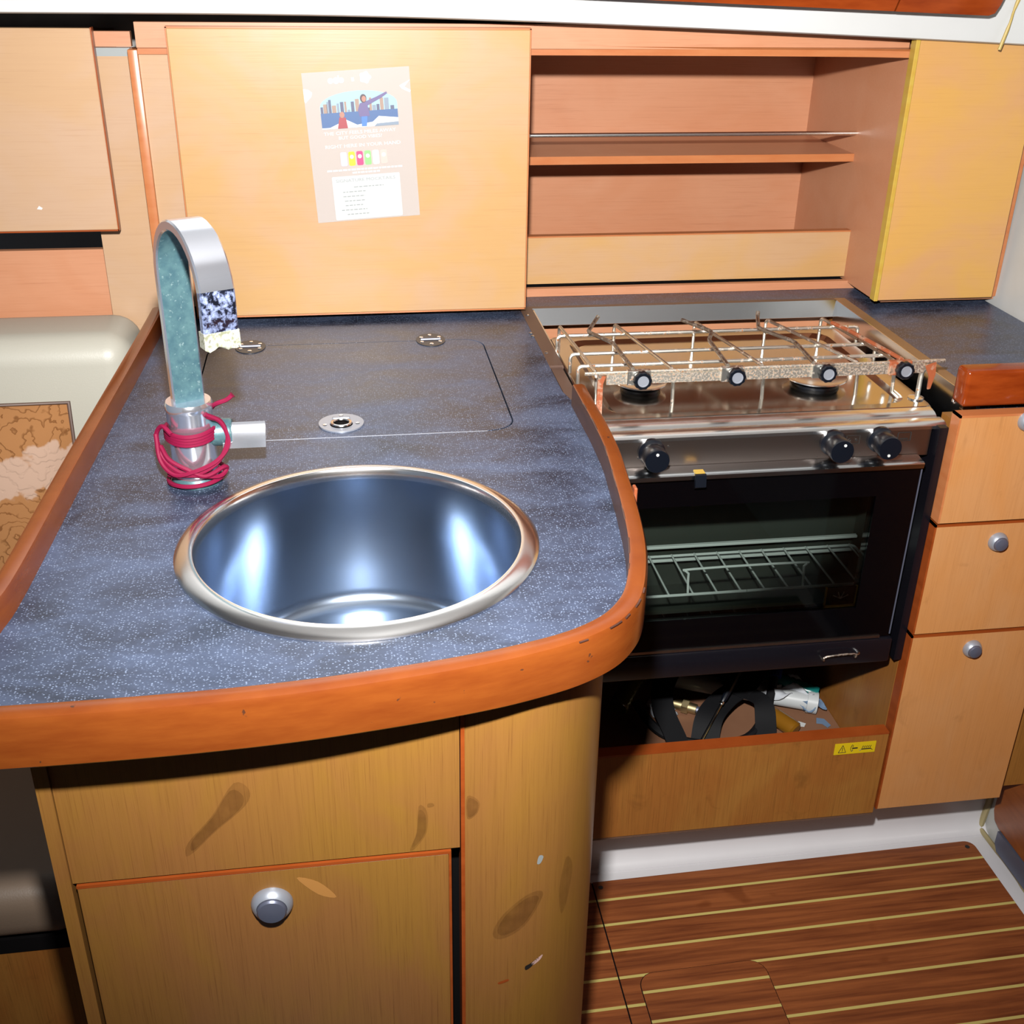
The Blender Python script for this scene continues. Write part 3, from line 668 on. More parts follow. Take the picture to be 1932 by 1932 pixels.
# steel liner strips round the opening
mb = MB(); mb.prism([(1.937, 0.9205), (1.934, 0.9215), (1.9125, 0.8965), (1.9145, 0.8955)], 'x', 0.334, 0.905); mb.build('steel_liner', 'steel', rc, 'polished steel strip behind the hob')
mb = MB(); mb.prism([(0.9055, ZC + 0.001), (0.9035, ZC + 0.0012), (0.8985, 0.842), (0.9005, 0.840)], 'y', 1.46, 1.932); mb.build('steel_liner', 'steel', rc, 'polished steel strip right of the hob')
mb = MB(); mb.box(0.334, 0.3365, 1.50, 1.932, 0.86, ZC); mb.build('steel_liner', 'steel', rc)
mb = MB(); mb.lathe([(0.0, -0.003), (0.004, -0.002), (0.005, 0)], (0.9013, 1.478, 0.90), axis='x', n=10, cap=False); mb.build('screw', 'steel_rim', rc)
# warning sticker on the front panel
st_ = thing('warning_sticker', (0.805, 1.397, 0.318), 'small yellow warning sticker on the locker front panel', 'sticker')
mb = MB(); mb.box(0.768, 0.840, 1.3968, 1.3976, 0.3075, 0.330); mb.build('film', 'sticker_yellow', st_)
YS = 1.3966
mb = MB()
tri = [(0.7755, 0.3115), (0.7885, 0.3115), (0.782, 0.3265)]
for i in range(3):
    a, b = Vector((tri[i][0], tri[i][1], 0)), Vector((tri[(i + 1) % 3][0], tri[(i + 1) % 3][1], 0)); mb.tube([(a.x, YS, a.y), (b.x, YS, b.y)], 0.0005, 5)
mb.tube([(0.782, YS, 0.3155), (0.782, YS, 0.3215)], 0.0006, 5); mb.tube([(0.782, YS, 0.3130), (0.782, YS, 0.3140)], 0.0006, 5); mb.build('warning_triangle', 'mark_dark', st_)
mb = MB(); mb.tube([(0.7985, YS, 0.3125), (0.7965, YS, 0.3165), (0.7965, YS, 0.321), (0.7985, YS, 0.3265), (0.8005, YS, 0.3245), (0.7995, YS, 0.3215)], 0.0005, 5); mb.tube([(0.7985, YS, 0.3125), (0.8005, YS, 0.3145), (0.7995, YS, 0.3165)], 0.0005, 5)
mb.box(0.799, 0.8085, YS - 0.0003, YS + 0.0003, 0.3178, 0.3200); mb.build('tap_symbol', 'mark_dark', st_)
mb = MB(); mb.box(0.8155, 0.8325, YS - 0.0003, YS + 0.0003, 0.3148, 0.3166)
mb.tube([(0.8125, YS, 0.3128), (0.8155, YS, 0.3150)], 0.0005, 5); mb.tube([(0.8355, YS, 0.3128), (0.8325, YS, 0.3150)], 0.0005, 5)
for k in range(5): mb.tube([(0.8165 + 0.0034 * k, YS, 0.3178), (0.8185 + 0.0034 * k, YS, 0.3225)], 0.0005, 5)
mb.build('burner_symbol', 'mark_dark', st_)

# ------------------------------------------------------------------ COOKER
ck = thing('cooker', (0.605, 1.65, 0.485), 'small steel and black gas cooker with oven and pot clamps', 'cooker')
X0, X1 = 0.352, 0.8635
mb = MB(); mb.box(X0, X0 + 0.012, 1.432, 1.85, 0.487, 0.884); mb.box(X1 - 0.013, X1, 1.413, 1.85, 0.480, 0.886); mb.box(X0, X1, 1.83, 1.85, 0.487, 0.884)
mb.box(X0, X1, 1.432, 1.85, 0.484, 0.50); mb.build('body', 'black_enamel', ck)
mb = MB(); mb.box(X0 + 0.013, X1 - 0.014, 1.45, 1.455, 0.79, 0.84); mb.box(X0 + 0.013, X0 + 0.02, 1.45, 1.83, 0.53, 0.83); mb.box(X1 - 0.022, X1 - 0.014, 1.45, 1.83, 0.53, 0.83)
mb.box(X0 + 0.013, X1 - 0.014, 1.60, 1.62, 0.53, 0.83); mb.box(X0 + 0.013, X1 - 0.014, 1.45, 1.83, 0.525, 0.535); mb.box(X0 + 0.013, X1 - 0.014, 1.45, 1.83, 0.825, 0.832); mb.build('oven_cavity', 'oven_inside', ck)
# hob: pressed steel tray
L0 = rrect(0.350, 0.872, 1.477, 1.858, 0.012, 5); L1 = rrect(0.353, 0.869, 1.480, 1.855, 0.012, 5); L2 = rrect(0.378, 0.842, 1.497, 1.835, 0.03, 5); L3 = rrect(0.388, 0.832, 1.505, 1.825, 0.03, 5)
mb = MB(); mb.loops([[(x, y, 0.872) for x, y in L0], [(x, y, 0.890) for x, y in L0], [(x, y, 0.8935) for x, y in L1], [(x, y, 0.8935) for x, y in L2], [(x, y, 0.888) for x, y in L3]], True, True, True)
mb.build('hob_plate', 'steel_hob', ck, 'mirror-like pressed steel hob tray', angle=6)
mb = MB(); mb.prism([(1.480, 0.8925), (1.472, 0.8922), (1.463, 0.8905), (1.457, 0.8875), (1.4545, 0.8855), (1.4525, 0.8875), (1.446, 0.8893), (1.437, 0.8895), (1.429, 0.888), (1.4245, 0.885), (1.4245, 0.880), (1.480, 0.880)], 'x', 0.354, 0.866); mb.build('front_lip', 'steel_lip', ck, 'double rolled bright steel front edge')
mb = MB(); mb.box(0.355, 0.845, 1.425, 1.44, 0.838, 0.884, 0.001, 1); cp_ = mb.build('control_panel', 'panel_steel', ck)
def sym(x, z, w, h):
    mb = MB(); y = 1.4246; p = [(x - w, y, z - h), (x + w, y, z - h), (x + w, y, z + h), (x - w, y, z + h)]
    for i in range(4): mb.tube([p[i], p[(i + 1) % 4]], 0.0006, 5)
    return mb
mb = sym(0.724, 0.869, 0.010, 0.0065); mb.lathe([(0.0022, -0.0006), (0.0022, 0.0)], (0.729, 1.4246, 0.8685), axis='y', n=10); mb.tube([(0.7185 + 0.002 * math.cos(k * PI / 5), 1.4246, 0.8685 + 0.002 * math.sin(k * PI / 5)) for k in range(10)], 0.0005, 5, closed=True); mb.build('burner_mark', 'mark_dark', cp_)
mb = sym(0.803, 0.870, 0.010, 0.0065); mb.box(0.797, 0.809, 1.4242, 1.4248, 0.8655, 0.8675); mb.build('oven_mark', 'mark_dark', cp_)
for x, z in ((0.447, 0.872), (0.404, 0.856)):
    mb = MB(); mb.lathe([(0.0018, -0.0006), (0.0018, 0)], (x, 1.4248, z), axis='y', n=8); mb.build('panel_dot', 'mark_dark', cp_)
for x, z in ((0.738, 0.850), (0.672, 0.846)):
    mb = MB(); mb.tube([(x, 1.4247, z - 0.003), (x - 0.0016, 1.4247, z), (x, 1.4247, z + 0.004), (x + 0.0016, 1.4247, z)], 0.0005, 5, closed=True); mb.build('flame_mark', 'mark_dark', cp_)
for x, z, da in ((0.4215, 0.8665, 95), (0.692, 0.8675, 75), (0.764, 0.869, 265)):
    mb = MB(); mb.lathe([(0.0195, -0.0005), (0.0195, -0.007), (0.0165, -0.011), (0.0158, -0.015), (0.0172, -0.020), (0.0178, -0.036), (0.0168, -0.0385), (0.0, -0.0388)], (x, 1.425, z), axis='y', n=36)
    k = mb.build('control_knob', 'black_plastic', ck)
    a = math.radians(da); mb = MB(); mb.lathe([(0.0022, -0.0387), (0.0022, -0.0394), (0, -0.0394)], (x + 0.0105 * math.cos(a), 1.425, z + 0.0105 * math.sin(a)), axis='y', n=12, cap=False); mb.build('white_dot', 'white_dot', k)
# oven door
DX0, DX1, WX0, WX1, WZ0, WZ1 = 0.358, 0.832, 0.396, 0.768, 0.587, 0.782
mb = MB(); mb.box(DX0, WX0, 1.410, 1.430, 0.531, 0.830); mb.box(WX1, DX1, 1.410, 1.430, 0.531, 0.830); mb.box(WX0, WX1, 1.410, 1.430, 0.531, WZ0); mb.box(WX0, WX1, 1.410, 1.430, WZ1, 0.830)
od = mb.build('oven_door', 'black_glass', ck, 'glossy black oven door with a clear window')
mb = MB(); mb.box(WX0, WX1, 1.413, 1.416, WZ0, WZ1); mb.build('window_pane', 'window_glass', od)
mb = MB(); mb.prism([(1.400, 0.829), (1.399, 0.836), (1.402, 0.838), (1.424, 0.841), (1.424, 0.836), (1.406, 0.833), (1.406, 0.828)], 'x', 0.362, 0.829); mb.build('door_handle', 'steel', od, 'full-width bright steel handle strip')
mb = MB(); mb.box(DX1 - 0.001, DX1 + 0.001, 1.409, 1.43, 0.535, 0.832); mb.build('door_edge', 'nickel_dark', od)
mb = MB(); mb.box(0.36, 0.815, 1.407, 1.412, 0.530, 0.5345); mb.build('bottom_strip', 'panel_steel', od)
mb = MB(); mb.box(0.717, 0.767, 1.4165, 1.4185, 0.588, 0.623); th_ = mb.build('thermometer', 'black_enamel', od, 'small square oven thermometer inside the window')
mb = MB()
for a in (30, 70, 110, 150): mb.tube([(0.742, 1.416, 0.603), (0.742 + 0.014 * math.cos(math.radians(a)), 1.416, 0.603 + 0.012 * math.sin(math.radians(a)))], 0.0008, 5)
mb.build('dial_needles', 'print_white', th_)
mb = MB(); mb.box(0.716, 0.7185, 1.4155, 1.4185, 0.588, 0.624); mb.box(0.7655, 0.768, 1.4155, 1.4185, 0.588, 0.624); mb.box(0.716, 0.768, 1.4155, 1.4185, 0.5872, 0.592); mb.build('dial_frame', 'edge_yellow', th_)
# catch
mb = MB(); mb.box(0.482, 0.496, 1.398, 1.410, 0.838, 0.8405); ct = mb.build('door_catch', 'edge_yellow', ck, 'worn catch with a black tongue')
mb = MB(); mb.prism([(1.398, 0.8395), (1.394, 0.8385), (1.391, 0.821), (1.395, 0.818), (1.3985, 0.83)], 'x', 0.4810, 0.4970); mb.build('tongue', 'black_plastic', ct)
# lower apron with wire handle
mb = MB(); mb.box(0.352, 0.8375, 1.404, 1.432, 0.484, 0.529, 0.004, 2); ap = mb.build('apron', 'black_enamel', ck)
mb = MB(); mb.tube([(0.722, 1.404, 0.500), (0.722, 1.396, 0.502), (0.725, 1.394, 0.510), (0.770, 1.394, 0.512), (0.774, 1.396, 0.504), (0.774, 1.404, 0.504)], 0.0017, 7, 3); mb.build('wire_handle', 'dark_steel', ap)
mb = MB(); mb.lathe([(0.003, 0), (0.003, -0.006), (0, -0.007)], (0.779, 1.404, 0.509), axis='y', n=10); mb.build('screw', 'steel_rim', ap)
# oven rack
mb = MB(); mb.tube(fillet([(0.60, 1.448, 0.608), (0.372, 1.448, 0.608), (0.372, 1.57, 0.608), (0.830, 1.57, 0.608), (0.830, 1.448, 0.608), (0.601, 1.448, 0.608)], 0.01), 0.0024, 7)
rk = mb.build('oven_rack', 'rack_wire', ck)
for k in range(12):
    x = 0.398 + 0.0385 * k; MB().tube([(x, 1.448, 0.610), (x, 1.57, 0.610)], 0.0016, 6).build('rack_wire', 'rack_wire', rk)
mb = MB(); mb.tube([(0.507, 1.452, 0.606), (0.507, 1.458, 0.640), (0.513, 1.460, 0.646), (0.688, 1.460, 0.646), (0.694, 1.458, 0.640), (0.694, 1.452, 0.606)], 0.002, 7, 3); mb.build('rack_handle', 'rack_wire', rk)
for z in (0.595, 0.620): MB().box(0.374, 0.838, 1.576, 1.584, z - 0.0025, z + 0.0025, 0.001, 1).build('shelf_runner', 'rack_wire', ck)
# burners
for bx_, by_, r in ((0.452, 1.612, 0.037), (0.735, 1.606, 0.045)):
    mb = MB(); mb.lathe([(r * 0.84, 0.8882), (r * 0.86, 0.8925), (r * 0.78, 0.8935), (0, 0.8935)], (bx_, by_, 0), n=36); bn = mb.build('burner', 'black_plastic', ck)
    mb = MB(); mb.lathe([(r * 0.66, 0.8932), (r * 0.80, 0.8945), (r * 1.10, 0.8995), (r * 1.08, 0.9008), (r * 0.7, 0.8965), (0, 0.8965)], (bx_, by_, 0), n=36); mb.build('burner_cap', 'steel_rim', bn)
# pan support grid
GZ = 0.936
ps = MB()
for (xa, xb, y) in ((0.342, 0.857, 1.735), (0.346, 0.848, 1.645), (0.347, 0.846, 1.590)):
    ps.tube(fillet([(xa, y, GZ - 0.030), (xa, y, GZ), (xb, y, GZ), (xb, y, GZ - 0.030)], 0.008), 0.0030, 8)
pg = ps.build('pan_support', 'rusty_steel', ck, 'rusty steel wire pan support')
for xa, xb in ((0.352, 0.366), (0.445, 0.484), (0.583, 0.625), (0.708, 0.776), (0.806, 0.836)):
    mb = MB(); yb = 1.772
    mb.tube(fillet([(xa, yb, 0.888), (xa, yb, GZ + 0.005), (xb, 1.550, GZ + 0.004), (xb + 0.002, 1.549, 0.888)], 0.009), 0.0028, 8); mb.build('support_wire', 'rusty_steel', pg)
# fiddle bar across the front with four pot clamps
mb = MB(); mb.box(0.366, 0.848, 1.484, 1.4865, 0.9455, 0.960); mb.tube([(0.358, 1.496, 0.888), (0.357, 1.492, 0.950), (0.362, 1.487, 0.9615), (0.372, 1.486, 0.9625), (0.840, 1.486, 0.9625), (0.858, 1.487, 0.9625)], 0.0028, 8, 3)
fb = mb.build('fiddle_bar', 'rusty_bar', ck, 'rust-speckled steel bar across the front of the hob')
mb = MB(); mb.prism([(0.3545, 0.890), (0.3545, 0.950), (0.360, 0.958), (0.366, 0.956), (0.3625, 0.945), (0.363, 0.890)], 'y', 1.489, 1.492); mb.build('end_bracket', 'rust_red', fb)  # end brackets: orange of a reflection put into the rust colour
mb = MB(); mb.tube([(0.861, 1.512, 0.893), (0.861, 1.512, 0.935), (0.858, 1.49, 0.955)], 0.0038, 8, 3); mb.build('post', 'rusty_steel', fb)
mb = MB(); mb.lathe([(0.012, 0.8936), (0.012, 0.8955), (0.006, 0.897), (0, 0.897)], (0.859, 1.512, 0), n=20); mb.build('post_foot', 'steel_rim', fb)
mb = MB(); mb.prism([(0.846, 0.958), (0.862, 0.963), (0.864, 0.945), (0.860, 0.922), (0.856, 0.921), (0.855, 0.94)], 'y', 1.478, 1.481); mb.build('end_bracket', 'rust_red', fb)
ARMS = [(0.4155, [(0.405, 1.490, 0.966), (0.401, 1.60, 0.968), (0.373, 1.65, 0.970), (0.398, 1.705, 0.972), (0.402, 1.708, 0.976)]),
        (0.5545, [(0.546, 1.490, 0.966), (0.551, 1.598, 0.968), (0.566, 1.632, 0.970), (0.534, 1.688, 0.972)]),
        (0.6920, [(0.676, 1.489, 0.966), (0.680, 1.575, 0.968), (0.645, 1.642, 0.970), (0.662, 1.695, 0.972), (0.664, 1.700, 0.978)]),
        (0.8115, [(0.812, 1.488, 0.966), (0.806, 1.520, 0.967), (0.786, 1.626, 0.968), (0.775, 1.662, 0.968)])]
for i, (x, arm) in enumerate(ARMS):
    mb = MB(); mb.box(x - 0.020, x + 0.014, 1.480, 1.490, 0.9445, 0.9660, 0.0008, 1); cl = mb.build('pot_clamp', 'rust_red' if i == 3 else 'rusty_steel', ck)
    mb = MB(); n = 40; rings = []
    for r, h in ((0.0122, -0.001), (0.0128, -0.003), (0.0128, -0.011), (0.0118, -0.0125)):
        rings.append([(x + (r + (0.0005 if k % 4 < 2 else -0.0003)) * math.cos(2 * PI * k / n), 1.480 + h, 0.9545 + (r + (0.0005 if k % 4 < 2 else -0.0003)) * math.sin(2 * PI * k / n)) for k in range(n)])
    mb.loops(rings); mb.build('clamp_knob', 'black_plastic', cl)
    mb = MB(); mb.lathe([(0.0084, -0.0122), (0.008, -0.0136), (0.0066, -0.0136), (0.0062, -0.0130), (0, -0.0130)], (x, 1.480, 0.9545), axis='y', n=24, cap=False); mb.build('knob_disc', 'nickel', cl)
    MB().tube(fillet(arm, 0.008), 0.0032, 8).build('clamp_arm', 'rust_red' if i == 3 else 'dark_steel', cl)

# ------------------------------------------------------------------ DRAWER CABINET
dc = thing('drawer_cabinet', (1.0, 1.6, 0.17), 'veneer drawer cabinet right of the cooker with three fronts', 'cabinet')
mb = MB(); mb.box(0.879, 1.15, 1.432, 1.465, 0.203, 0.889); mb.box(0.866, 0.879, 1.424, 1.998, 0.203, 0.80); mb.build('carcass', 'veneer_dirty', dc)
mb = MB(); mb.box(1.098, 1.163, 1.418, 1.44, 0.186, 0.912); mb.build('filler_strip', 'veneer_dirty', dc)
DR = [(0.8655, 0.738, 0.912, 1.394, 0.900), (0.8645, 0.5385, 0.7335, 1.397, 0.6995), (0.8640, 0.180, 0.5350, 1.397, 0.5035)]
for i, (x0, z0, z1, y, kz) in enumerate(DR):
    mb = MB(); mb.box(x0 + 0.003, 1.094, y, y + 0.020, z0, z1 - 0.0035); d_ = mb.build('drawer' if i < 2 else 'door', 'veneer_drawer', dc)
    mb = MB(); mb.box(x0, x0 + 0.003, y - 0.0003, y + 0.022, z0, z1); mb.box(x0, 1.094, y - 0.0003, y + 0.022, z1 - 0.0035, z1); mb.build('edging', 'edge_lacquer' if i == 0 else 'edge_low', d_)
    knob(d_, 0.9725, y, kz, 0.0155)

# ------------------------------------------------------------------ UPPER CABINETS
DY = 1.898
uc = thing('wall_cabinet', (0.03, 2.1, 0.94), 'wide wall cabinet behind the sink with one large plain door', 'cabinet')
mb = MB(); mb.box(-0.288, 0.30, 1.926, 1.94, 0.945, 1.343); mb.build('face_frame', 'veneer_pale', uc)
mb = MB(); mb.box(-0.288, 0.318, 1.94, 2.33, 0.945, 1.345); mb.build('body', 'veneer_shelf', uc)
mb = MB(); mb.box(-0.303, -0.288, 1.918, 1.96, ZC + 0.0005, 1.350, 0.0015, 2); mb.build('corner_post', 'edge_lacquer', uc, 'vertical orange wooden edging')
mb = MB(); mb.box(-0.240, 0.3145, DY, DY + 0.016, 0.9345, 1.382, 0.0012, 1); bd = mb.build('door', 'veneer_upper', uc, 'large plain honey veneer door')
mb = MB(); mb.box(-0.2415, -0.239, DY + 0.001, DY + 0.017, 0.933, 1.3835); mb.box(0.3135, 0.316, DY + 0.001, DY + 0.017, 0.933, 1.3835); mb.box(-0.2415, 0.316, DY + 0.001, DY + 0.017, 0.932, 0.9345); mb.box(-0.2415, 0.316, DY + 0.001, DY + 0.017, 1.382, 1.3845); mb.build('edging', 'edge_lacquer', bd)
# fascia and lip running over both units
mb = MB(); mb.box(-0.288, 0.957, 1.915, 1.93, 1.353, 1.389); mb.build('fascia', 'veneer_shelf', uc, 'peach veneer strip under the deck')
# open shelf unit
ou = thing('open_shelf_unit', (0.64, 2.1, 0.93), 'open wall shelf niche above the cooker with one shelf and a rail', 'shelf')
mb = MB(); mb.box(0.318, 0.96, 2.302, 2.33, 0.93, 1.35); mb.build('back_panel', 'veneer_shelf', ou)
mb = MB(); mb.box(0.957, 0.970, 1.888, 2.33, 0.932, 1.352); mb.build('side_panel', 'veneer_shelf', ou)
mb = MB(); mb.box(0.318, 0.96, 1.93, 2.33, 1.345, 1.357); mb.build('top_panel', 'veneer_shelf', ou)
lipp = [(-0.288, 1.921), (0.2, 1.921), (0.6, 1.916), (0.85, 1.905), (0.955, 1.889)]
lipp = [(p.x, p.y) for p in catmull([(a, b, 0) for a, b in lipp], 6)]
mb = MB(); mb.strip([Vector(p) for p in lipp], [(0.0, 1.343), (0.0, 1.353), (-0.004, 1.3565), (0.05, 1.357), (0.05, 1.343)][::1]); mb.build('lip', 'edge_lacquer', ou, 'orange wooden lip along the top edge')
mb = MB(); mb.box(0.318, 0.957, 2.066, 2.30, 1.148, 1.160); sh = mb.build('shelf_board', 'veneer_shelf', ou)
mb = MB(); mb.box(0.318, 0.957, 2.063, 2.066, 1.1465, 1.1605); mb.build('edging', 'edge_lacquer', sh)
MB().tube([(0.318, 2.068, 1.1965), (0.957, 2.068, 1.1965)], 0.0040, 12).build('rail', 'steel_lip', ou, 'thin steel guard rail')
mb = MB(); mb.box(0.300, 0.957, 2.030, 2.046, 0.9385, 1.024); fp = mb.build('front_board', 'veneer_upper', ou, 'honey veneer board across the foot of the niche')
mb = MB(); mb.box(0.318, 0.957, 2.029, 2.046, 1.024, 1.0265); mb.build('edging', 'edge_lacquer', fp)
mb = MB(); mb.box(0.318, 0.957, 2.046, 2.30, 0.937, 0.945); mb.build('bottom_panel', 'veneer_shelf', ou)
mb = MB(); mb.box(-0.29, 1.17, 2.010, 2.022, ZC + 0.0003, 0.9350); mb.build('upstand', 'veneer_shelf', ou, 'low veneer strip along the back of the worktop')
# right unit
ru = thing('wall_cabinet', (1.07, 2.1, 0.93), 'narrow wall cabinet with a plain door right of the open shelves', 'cabinet')
mb = MB(); mb.box(0.970, 1.190, 1.892, 2.33, 0.928, 1.374); mb.build('body', 'veneer_shelf', ru)
mb = MB(); mb.box(0.9535, 1.175, 1.872, 1.888, 0.937, 1.377, 0.001, 1); rd = mb.build('door', 'veneer_yellow', ru, 'narrow plain honey veneer door')
mb = MB(); mb.box(0.946, 0.9535, 1.870, 1.889, 0.936, 1.3785, 0.001, 1); mb.box(0.946, 1.176, 1.871, 1.889, 1.377, 1.379); mb.build('edging', 'edge_yellow', rd, 'yellowed raw door edge')
mb = MB(); mb.box(1.176, 1.192, 1.888, 1.91, 0.934, 1.376); mb.build('filler_strip', 'edge_lacquer', ru)
# left unit, beyond the corner post
lu = thing('wall_cabinet', (-0.6, 2.1, 0.92), 'wall cabinet above the settee, partly cut off at the left', 'cabinet')
mb = MB(); mb.box(-0.386, -0.303, 1.945, 1.96, ZC - 0.1, 1.338); mb.build('face_frame', 'veneer_pale', lu)
mb = MB(); mb.box(-0.386, -0.303, 1.945, 1.962, 1.338, 1.350); mb.build('top_strip', 'print_grey', lu, 'scuffed pale strip')
mb = MB(); mb.box(-0.386, -0.303, 1.965, 1.98, 1.350, 1.372); mb.build('upper_strip', 'veneer_shelf', lu)
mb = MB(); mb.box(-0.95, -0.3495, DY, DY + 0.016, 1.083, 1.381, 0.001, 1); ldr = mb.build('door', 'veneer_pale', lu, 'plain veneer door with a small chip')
mb = MB(); mb.box(-0.951, -0.348, DY + 0.001, DY + 0.017, 1.0805, 1.083); mb.box(-0.3495, -0.3475, DY + 0.001, DY + 0.017, 1.0805, 1.382); mb.build('edging', 'edge_low', ldr)
mb = MB(); mb.prism([(-0.468, 1.1175), (-0.461, 1.1165), (-0.459, 1.119), (-0.464, 1.1225)], 'y', DY - 0.0004, DY); mb.build('chip', 'print_white', ldr)
mb = MB(); mb.box(-0.95, -0.3855, 1.972, 1.985, 0.80, 1.034); mb.build('lower_panel', 'veneer_shelf', lu)
mb = MB(); mb.box(-0.95, -0.386, 1.96, 2.33, 1.12, 1.35); mb.build('body', 'veneer_dirty', lu)

# ------------------------------------------------------------------ POSTER on the big door
PX, PZ = 0.0455, 1.2085
ps_ = thing('poster', (PX, DY - 0.001, PZ), 'translucent printed poster with a harbour photo taped to the large door', 'poster')
YP = DY - 0.0012
RT = math.radians(3.6)
def pp(u, v, dy=0.0):          # poster coordinates: u across, v up, metres from the centre
    c_, s_ = math.cos(RT), math.sin(RT)
    return (PX + u * c_ - v * s_ * 0.85, YP - dy, PZ + u * s_ + v * c_)
def flat(name, poly, mat, dy, parent=ps_):
    mb = MB(); mb.loops([[pp(u, v, dy) for u, v in poly], [pp(u, v, dy - 0.0002) for u, v in poly]]); return mb.build(name, mat, parent, smooth=False)
def rect(u0, u1, v0, v1): return [(u0, v0), (u1, v0), (u1, v1), (u0, v1)]
def disc(u, v, r, n=20, sq=1.0): return [(u + r * math.cos(2 * PI * k / n), v + r * sq * math.sin(2 * PI * k / n)) for k in range(n)]
flat('film', rect(-0.0835, 0.0835, -0.1155, 0.1155), 'laminated_film', 0.0)
plain('print_sky', srgb(170, 222, 246)); plain('print_water', srgb(70, 108, 164)); plain('print_city', srgb(92, 96, 128)); plain('print_city_warm', srgb(172, 142, 126)); plain('print_skin', srgb(190, 130, 110))
plain('print_jacket', srgb(110, 96, 150)); plain('print_jeans', srgb(70, 130, 220)); plain('print_red', srgb(176, 60, 70)); plain('print_hair', srgb(80, 60, 66)); plain('print_boatgrey', srgb(140, 156, 176))
for nm, c_ in (('can_lilac', (226, 208, 228)), ('can_yellow', (240, 226, 30)), ('can_pink', (224, 60, 130)), ('can_green', (150, 220, 130)), ('can_white', (250, 250, 246))): plain(nm, srgb(*c_))
# photograph with an arched top
ph0, ph1, pv0 = -0.0605, 0.0605, 0.030
arch = [(ph0, pv0), (ph1, pv0)] + [(ph1 * math.cos(a) * (1 if True else 1), 0.064 + 0.021 * math.sin(a)) for a in [i * PI / 16 for i in range(17)]]
photo = flat('photo_print', arch, 'print_sky', 0.0004)
sub = lambda n, poly, m, k: flat(n, poly, m, 0.0004 + 0.00025 * k, photo)
rnd = random.Random(3)
x = ph0 + 0.0005; i = 0
while x < ph1 - 0.004:
    w = rnd.uniform(0.003, 0.0075); edge = 0.062 + 0.021 * math.sqrt(max(0, 1 - (max(abs(x), abs(x + w)) / 0.0605) ** 2))
    top = min(edge - 0.001, 0.052 + rnd.uniform(0.005, 0.022)); sub('skyline_tower', rect(x, min(x + w, ph1 - 0.001), 0.052, max(top, 0.055)), ('print_city', 'print_city_warm', 'print_boatgrey')[i % 3], 1); x += w + rnd.uniform(-0.0005, 0.002); i += 1
sub('harbour_water', rect(ph0, ph1, pv0, 0.054), 'print_water', 2)
sub('white_boat', [(ph0, pv0), (ph1, pv0), (ph1, 0.041), (0.030, 0.045), (0.020, 0.037), (-0.005, 0.034), (-0.024, 0.044), (-0.028, 0.040), (-0.048, 0.032), (ph0, 0.032)], 'print_white', 3)
sub('deck_shade', [(0.022, pv0), (ph1, pv0), (ph1, 0.035), (0.026, 0.034)], 'print_boatgrey', 4)
sub('figure_jeans', [(0.002, 0.031), (0.010, 0.031), (0.012, 0.046), (0.003, 0.047)], 'print_jeans', 5)
sub('figure_jacket', [(0.000, 0.046), (0.016, 0.046), (0.014, 0.062), (0.036, 0.072), (0.046, 0.078), (0.045, 0.081), (0.028, 0.074), (0.010, 0.068), (0.002, 0.066), (-0.002, 0.056)], 'print_jacket', 6)
sub('figure_head', disc(0.008, 0.073, 0.0052, 14, 1.25), 'print_hair', 7); sub('figure_face', disc(0.0088, 0.0722, 0.0034, 12, 1.3), 'print_skin', 8)
sub('figure_vest', [(-0.036, 0.030), (-0.020, 0.030), (-0.022, 0.046), (-0.032, 0.047)], 'print_red', 5); sub('figure_face', disc(-0.0275, 0.0505, 0.004, 12, 1.2), 'print_skin', 6)
# white print
def ptext(body, v, size, u=0.0, mat='print_white', xs=1.12, thick=0.0, al='CENTER'):
    x_, y_, z_ = pp(u, v, 0.0006); return text_mesh('lettering', body, x_, z_, y_, size, mat, ps_, al, xs, RT, thick)
ptext('THE CITY FEELS MILES AWAY', 0.0205, 0.0072, -0.002, xs=1.22); ptext('BUT GOOD VIBES?', 0.0130, 0.0070, -0.002, xs=1.2)
ptext('RIGHT HERE IN YOUR HAND', 0.0003, 0.0074, 0.001, xs=1.25)
for k, nm in enumerate(('can_lilac', 'can_yellow', 'can_pink', 'can_green', 'can_white', 'can_peach')):
    u = -0.0315 + 0.0128 * k; cn = flat('drink_can', rrect(u - 0.0052, u + 0.0052, -0.0285, -0.0065, 0.0025, 3), nm, 0.0004); flat('can_mark', disc(u, -0.0145, 0.0032, 14), 'print_white', 0.0007, cn)
for v, u0, u1 in ((-0.0345, -0.060, 0.062), (-0.0395, -0.020, 0.024)):
    u = u0
    while u < u1:
        w = rnd.uniform(0.003, 0.008); flat('small_print', rect(u, min(u + w, u1), v - 0.0013, v + 0.0013), 'print_white', 0.0005); u += w + 0.0014
card = flat('menu_card', rrect(-0.054, 0.0555, -0.1135, -0.044, 0.002, 3), 'paper', 0.0005)
ptext('SIGNATURE MOCKTAILS', -0.0535, 0.0070, 0.0, 'print_grey', 1.25)
for k in range(7):
    v = -0.062 - 0.0072 * k; a, b = ((-0.02, 0.028) if k == 0 else (-0.036 + rnd.uniform(-0.008, 0.006), -0.004 + rnd.uniform(-0.004, 0.006)))
    u = a
    while u < b:
        w = rnd.uniform(0.003, 0.007); flat('menu_line', rect(u, min(u + w, b), v - 0.0007, v + 0.0007), 'print_grey', 0.0008); u += w + 0.0016
